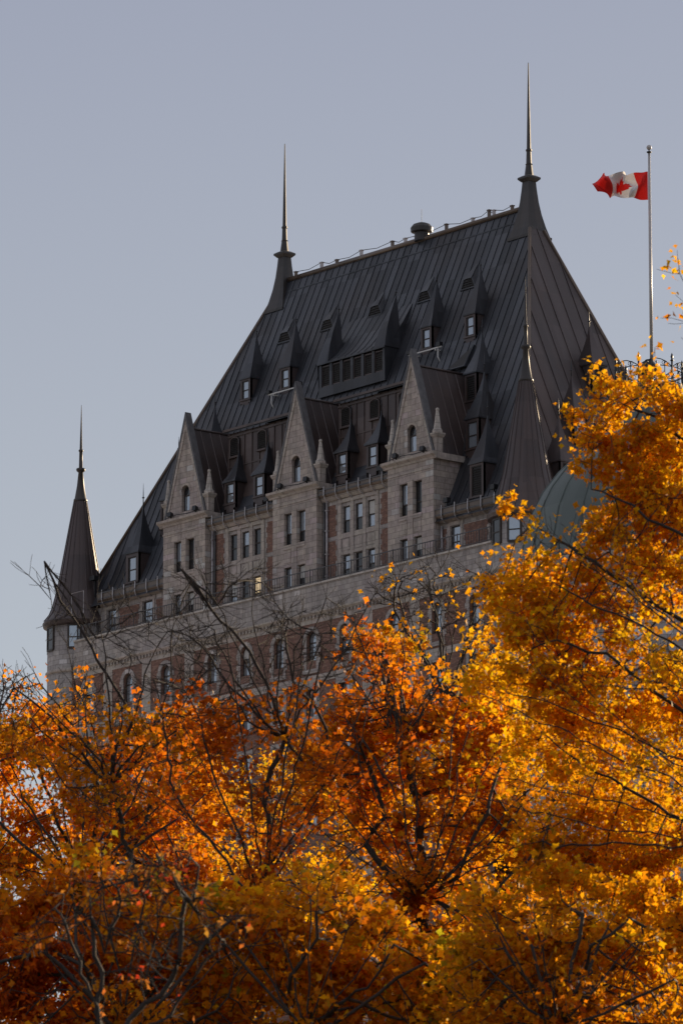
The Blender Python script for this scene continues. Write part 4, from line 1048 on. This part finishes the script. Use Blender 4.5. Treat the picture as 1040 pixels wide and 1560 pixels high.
tree('bare_topped_tree','dark limbed tree with leafless top twigs and sparse rust leaves before the gabled wall','tree',33,rooted(397,1560,d),
 [(None,[S(392,1700,d),S(397,1375,d)]),(0,[S(403,1330,d),S(412,1268,d),S(405,1200,d),S(425,1150,d),S(435,1124,d)]),
  (1,[S(411,1066,d),S(392,1016,d),S(365,974,d),S(319,931,d),S(303,897,d),S(277,868,d)]),
  (0,[S(346,1310,d),S(319,1275,d),S(286,1240,d),S(262,1190,d),S(250,1110,d),S(235,1040,d)]),
  (1,[S(470,1180,d),S(500,1139,d),S(485,1089,d),S(450,1035,d),S(435,985,d),S(440,940,d)]),
  (1,[S(380,1100,d-.6),S(350,1060,d-.7),S(330,1010,d-.7)]),
  (4,[S(480,960,d),S(500,915,d)]),(0,[S(455,1330,d-.6),S(440,1270,d-.6),S(470,1220,d-.6),S(540,1150,d-.6),S(560,1060,d-.6)])]+fan(0,8,400,1340,-50,48,280,430,d-.8,45)+fan(1,8,430,1130,-50,42,170,270,d-.3,46)+fan(2,4,320,935,-40,55,50,90,d,47),
 region([(270,890),(330,868),(480,872),(570,885),(600,960),(560,1010),(500,1090),(500,1250),(380,1280),(260,1230),(230,1060),(250,960)],90,d,(22,40),1.0,7),
 3600,13000,RUS,lsize=.10,twl=.42,twigs=4,seg=.2,kill=.22,spread=.24,wob=.1,tw=.38,tips=.0074,pw=2.85,rmax=.09,leafmask=lambda C:np.clip((S(400,1040,86)[2]-C[:,2])/.9+.0,.0,1))
d=92
tree('bare_topped_tree','dark limbed tree with leafless crooked twigs crossing the left corner turret','tree',44,rooted(215,1560,d),
 [(None,[S(225,1700,d),S(215,1400,d),S(185,1260,d),S(170,1195,d)]),(0,[S(154,1181,d),S(123,1147,d),S(95,1110,d),S(61,1078,d),S(20,1045,d)]),
  (0,[S(172,1150,d),S(205,1100,d),S(192,1074,d),S(169,1031,d),S(138,985,d),S(119,951,d),S(95,915,d),S(81,889,d),S(69,855,d)]),(2,[S(77,916,d),S(45,880,d)]),
  (0,[S(215,1150,d),S(245,1080,d),S(260,1010,d),S(262,960,d)]),(0,[S(100,1200,d-.5),S(70,1150,d-.5)])]+fan(0,9,172,1195,-62,55,150,270,d-.3,48)+fan(2,3,135,985,10,60,60,110,d,49),
 [B(72,885,d,24,26,.3),B(95,930,d,24,24,.3)]+region([(130,960),(180,930),(290,940),(320,1010),(300,1120),(250,1230),(130,1250),(60,1170),(10,1080),(20,1030),(90,1060),(120,1010)],60,d,(20,40),1.0,9),
 2600,11000,ORA,lsize=.10,twl=.42,twigs=4,seg=.2,kill=.22,spread=.24,wob=.1,tw=.38,tips=.0074,pw=2.85,rmax=.042,leafmask=lambda C:np.clip((S(200,1075,92)[2]-C[:,2])/.7,.0,1))
d=112
tree('maple_tree','orange brown maple filling the left edge below the corner turret','tree',55,rooted(120,1560,d),
 [(None,[S(120,1750,d),S(120,1350,d)]),(0,[S(90,1260,d-1),S(60,1170,d-1)]),(0,[S(150,1250,d-1),S(140,1140,d-.5)]),(0,[S(220,1270,d-1),S(250,1170,d-1)])]+fan(0,10,120,1350,-55,60,200,320,d-2,51),
 region([(-60,1120),(0,1110),(60,1085),(140,1065),(170,1095),(240,1115),(310,1110),(350,1170),(350,1400),(-60,1430)],110,d,(26,50),1.8,13),
 2500,72000,ORA,lsize=.108,twl=.42,seg=.28,kill=.36,spread=.28,front=d-.8,gap=.6)
d=150
tree('maple_tree','bright yellow backlit tree glimpsed behind the dark forked limbs at left centre','tree',66,rooted(380,1560,d),
 [(None,[S(380,1750,d),S(380,1400,d)]),(0,[S(330,1250,d)]),(0,[S(440,1230,d)])],
 region([(230,1150),(480,1130),(560,1200),(540,1400),(200,1400)],60,d,(30,50),2.4,15),
 1200,26000,YEL,lsize=.12,twl=.5,seg=.4,kill=.55,spread=.45,gap=.6)
tree('maple_tree','bright yellow backlit tree behind the thin branches at right of centre','tree',67,rooted(820,1560,d),
 [(None,[S(820,1750,d),S(820,1350,d)]),(0,[S(760,1150,d)]),(0,[S(860,1120,d)])],
 region([(670,1080),(730,1010),(860,1020),(1040,1040),(1040,1450),(640,1450),(640,1160)],90,d,(30,50),2.6,17),
 1500,46000,YEL,lsize=.12,twl=.5,seg=.4,kill=.55,spread=.45,gap=.66)
d=104
tree('bare_tree','mostly leafless grey brown tree with fanned fine twigs under the terrace wall','tree',77,rooted(690,1560,d),
 [(None,[S(695,1700,d),S(700,1300,d),S(690,1120,d),S(678,1058,d)]),(0,[S(675,1000,d),S(668,950,d),S(655,905,d)]),(0,[S(700,1010,d),S(725,975,d),S(745,945,d)]),
  (0,[S(650,1010,d),S(620,960,d),S(605,900,d)]),(0,[S(730,1060,d),S(755,1010,d),S(772,960,d)])]+fan(0,9,682,1070,-35,42,140,215,d,50),
 region([(570,880),(640,865),(760,880),(790,960),(760,1060),(640,1070),(590,1000)],60,d,(20,36),1.2,19),
 2000,700,YEL,lsize=.09,twl=.42,twigs=4,seg=.2,kill=.24,spread=.22,wob=.1,tw=.36,tips=.0088,pw=2.6,rmax=.07)
d=125
tree('bare_tree','pale wispy tree with few leaves at the left edge against the sky','tree',88,rooted(10,1560,d),
 [(None,[S(0,1750,d),S(5,1300,d),S(10,1180,d)]),(0,[S(20,1080,d),S(40,1030,d)]),(0,[S(0,1090,d),S(5,1030,d)])],
 [B(30,1045,d,55,38,1),B(60,1080,d,45,40,1),B(10,1110,d,60,55,1.2)],
 600,1400,ORA,lsize=.10,twl=.42,twigs=4,seg=.26,kill=.32,spread=.24,tips=.0105,pw=2.6,bark=BARK_P)
d=56
tree('shrubby_tree','thin leaved young tree with upright dark stems and fine twigs at the bottom left','tree',99,rooted(170,1560,d),
 [(None,[S(165,1800,d),S(160,1600,d)]),(0,[S(150,1545,d),S(147,1500,d),S(146,1455,d),S(140,1400,d)]),(1,[S(158,1452,d),S(169,1414,d),S(180,1350,d)]),(0,[S(119,1468,d),S(108,1437,d),S(95,1390,d)]),
  (0,[S(200,1556,d),S(246,1518,d),S(269,1479,d),S(277,1429,d),S(280,1370,d)]),(4,[S(300,1390,d),S(305,1320,d)]),(4,[S(262,1330,d)]),(0,[S(260,1545,d+.2),S(308,1468,d+.2),S(345,1440,d+.2)])],
 [B(120,1400,d,65,70,.5),B(180,1370,d,55,60,.5),B(270,1350,d,60,70,.5),B(320,1420,d,50,50,.4),B(80,1440,d,50,50,.4),B(230,1450,d,60,50,.4)],
 900,500,PUR,lsize=.075,twl=.24,twigs=4,seg=.13,kill=.16,spread=.14,tips=.0065,pw=2.6,rmax=.03,wob=.1,tw=.4)
d=80
tree('maple_tree','shaded russet brown maple across the bottom left corner','tree',111,rooted(190,1560,d),
 [(None,[S(190,1800,d),S(190,1580,d)]),(0,[S(120,1450,d-1)]),(0,[S(260,1440,d-1)]),(0,[S(330,1540,d-1.3),S(390,1440,d-1.3)])]+fan(0,8,190,1580,-60,60,160,260,d-1.6,52),
 region([(-70,1370),(120,1355),(260,1370),(370,1400),(400,1600),(-70,1600)],85,d,(30,60),.9,23),
 2200,52000,BRO,lsize=.114,twl=.46,seg=.24,kill=.3,spread=.24,rmax=.05,front=d-.6,gap=.62)
tree('maple_tree','olive and orange maple along the bottom centre','tree',122,rooted(470,1560,d),
 [(None,[S(470,1800,d),S(470,1580,d)]),(0,[S(440,1490,d-1.4),S(480,1430,d-1.4),S(485,1390,d-1.4)]),(0,[S(560,1500,d-1.4),S(600,1440,d-1.4)])]+fan(0,7,470,1580,-55,65,150,240,d-1.6,53),
 region([(370,1390),(450,1370),(560,1410),(690,1420),(720,1600),(360,1600)],70,d,(30,60),.9,25),
 1900,40000,[(2.2,.42,.35,.018),(2.4,.76,.37,.009),(2.5,.74,.28,.008),(1.4,.64,.19,.008)],lsize=.114,twl=.46,seg=.24,kill=.3,spread=.24,rmax=.05,front=d-.6,gap=.62)
d=76
tree('maple_tree','golden brown maple filling the bottom right corner','tree',133,rooted(860,1560,d),
 [(None,[S(860,1800,d),S(850,1580,d)]),(0,[S(800,1490,d-1.3),S(760,1420,d-1.3)]),(0,[S(900,1440,d-1.3),S(960,1400,d-1.3)])]+fan(0,8,850,1580,-60,65,150,240,d-1.6,54),
 region([(700,1420),(800,1380),(920,1370),(1040,1420),(1040,1600),(690,1600)],75,d,(30,58),1.0,27),
 1900,60000,AMB,lsize=.10,twl=.4,seg=.22,kill=.28,spread=.24,front=d-.6,gap=.62)
d=140
tree('maple_tree','dim orange tree low behind the russet maple at the left edge','tree',144,rooted(90,1560,d),
 [(None,[S(90,1900,d),S(90,1560,d)]),(0,[S(40,1450,d)]),(0,[S(150,1440,d)])],
 region([(-80,1380),(60,1350),(260,1380),(260,1620),(-80,1620)],60,d,(34,60),2.0,29),
 900,26000,ORA,lsize=.12,twl=.5,seg=.4,kill=.55,spread=.45,gap=.66)
d=112  # unseen tree, placed where it casts shade on the front maples
tree('maple_tree','tall spreading maple added unseen outside the right edge to shade the front trees','tree',155,(CAM.x+FWD.x*d+RGT.x*19,CAM.y+FWD.y*d+RGT.y*19,ground_z(CAM.x+FWD.x*d,CAM.y+FWD.y*d)-.2),
 [(None,[S(1990,1900,d),S(1990,1600,d)]),(0,[S(1750,1300,d)]),(0,[S(2200,1300,d)]),(0,[S(1980,1200,d)])],
 region([(1500,1250),(1620,1020),(1900,930),(2250,960),(2500,1150),(2500,1750),(1500,1750)],130,d,(60,130),3.0,31),
 1800,80000,ORA,lsize=.17,twl=.6,seg=.5,kill=.7,spread=.6,gap=.66)
d=150  # second unseen tree, added to throw shade over the left foliage
tree('maple_tree','broad maple added unseen far outside the right edge to shade the left hand trees','tree',166,(CAM.x+FWD.x*d+RGT.x*22,CAM.y+FWD.y*d+RGT.y*22,ground_z(CAM.x+FWD.x*d,CAM.y+FWD.y*d)-.2),
 [(None,[S(1790,1900,d),S(1790,1600,d)]),(0,[S(1600,1350,d)]),(0,[S(2000,1350,d)]),(0,[S(1790,1250,d)])],
 region([(1380,1350),(1500,1170),(1800,1090),(2100,1130),(2300,1350),(2300,1750),(1380,1750)],120,d,(60,120),3.0,33),
 1600,70000,ORA,lsize=.19,twl=.7,seg=.6,kill=.85,spread=.7,gap=.72)
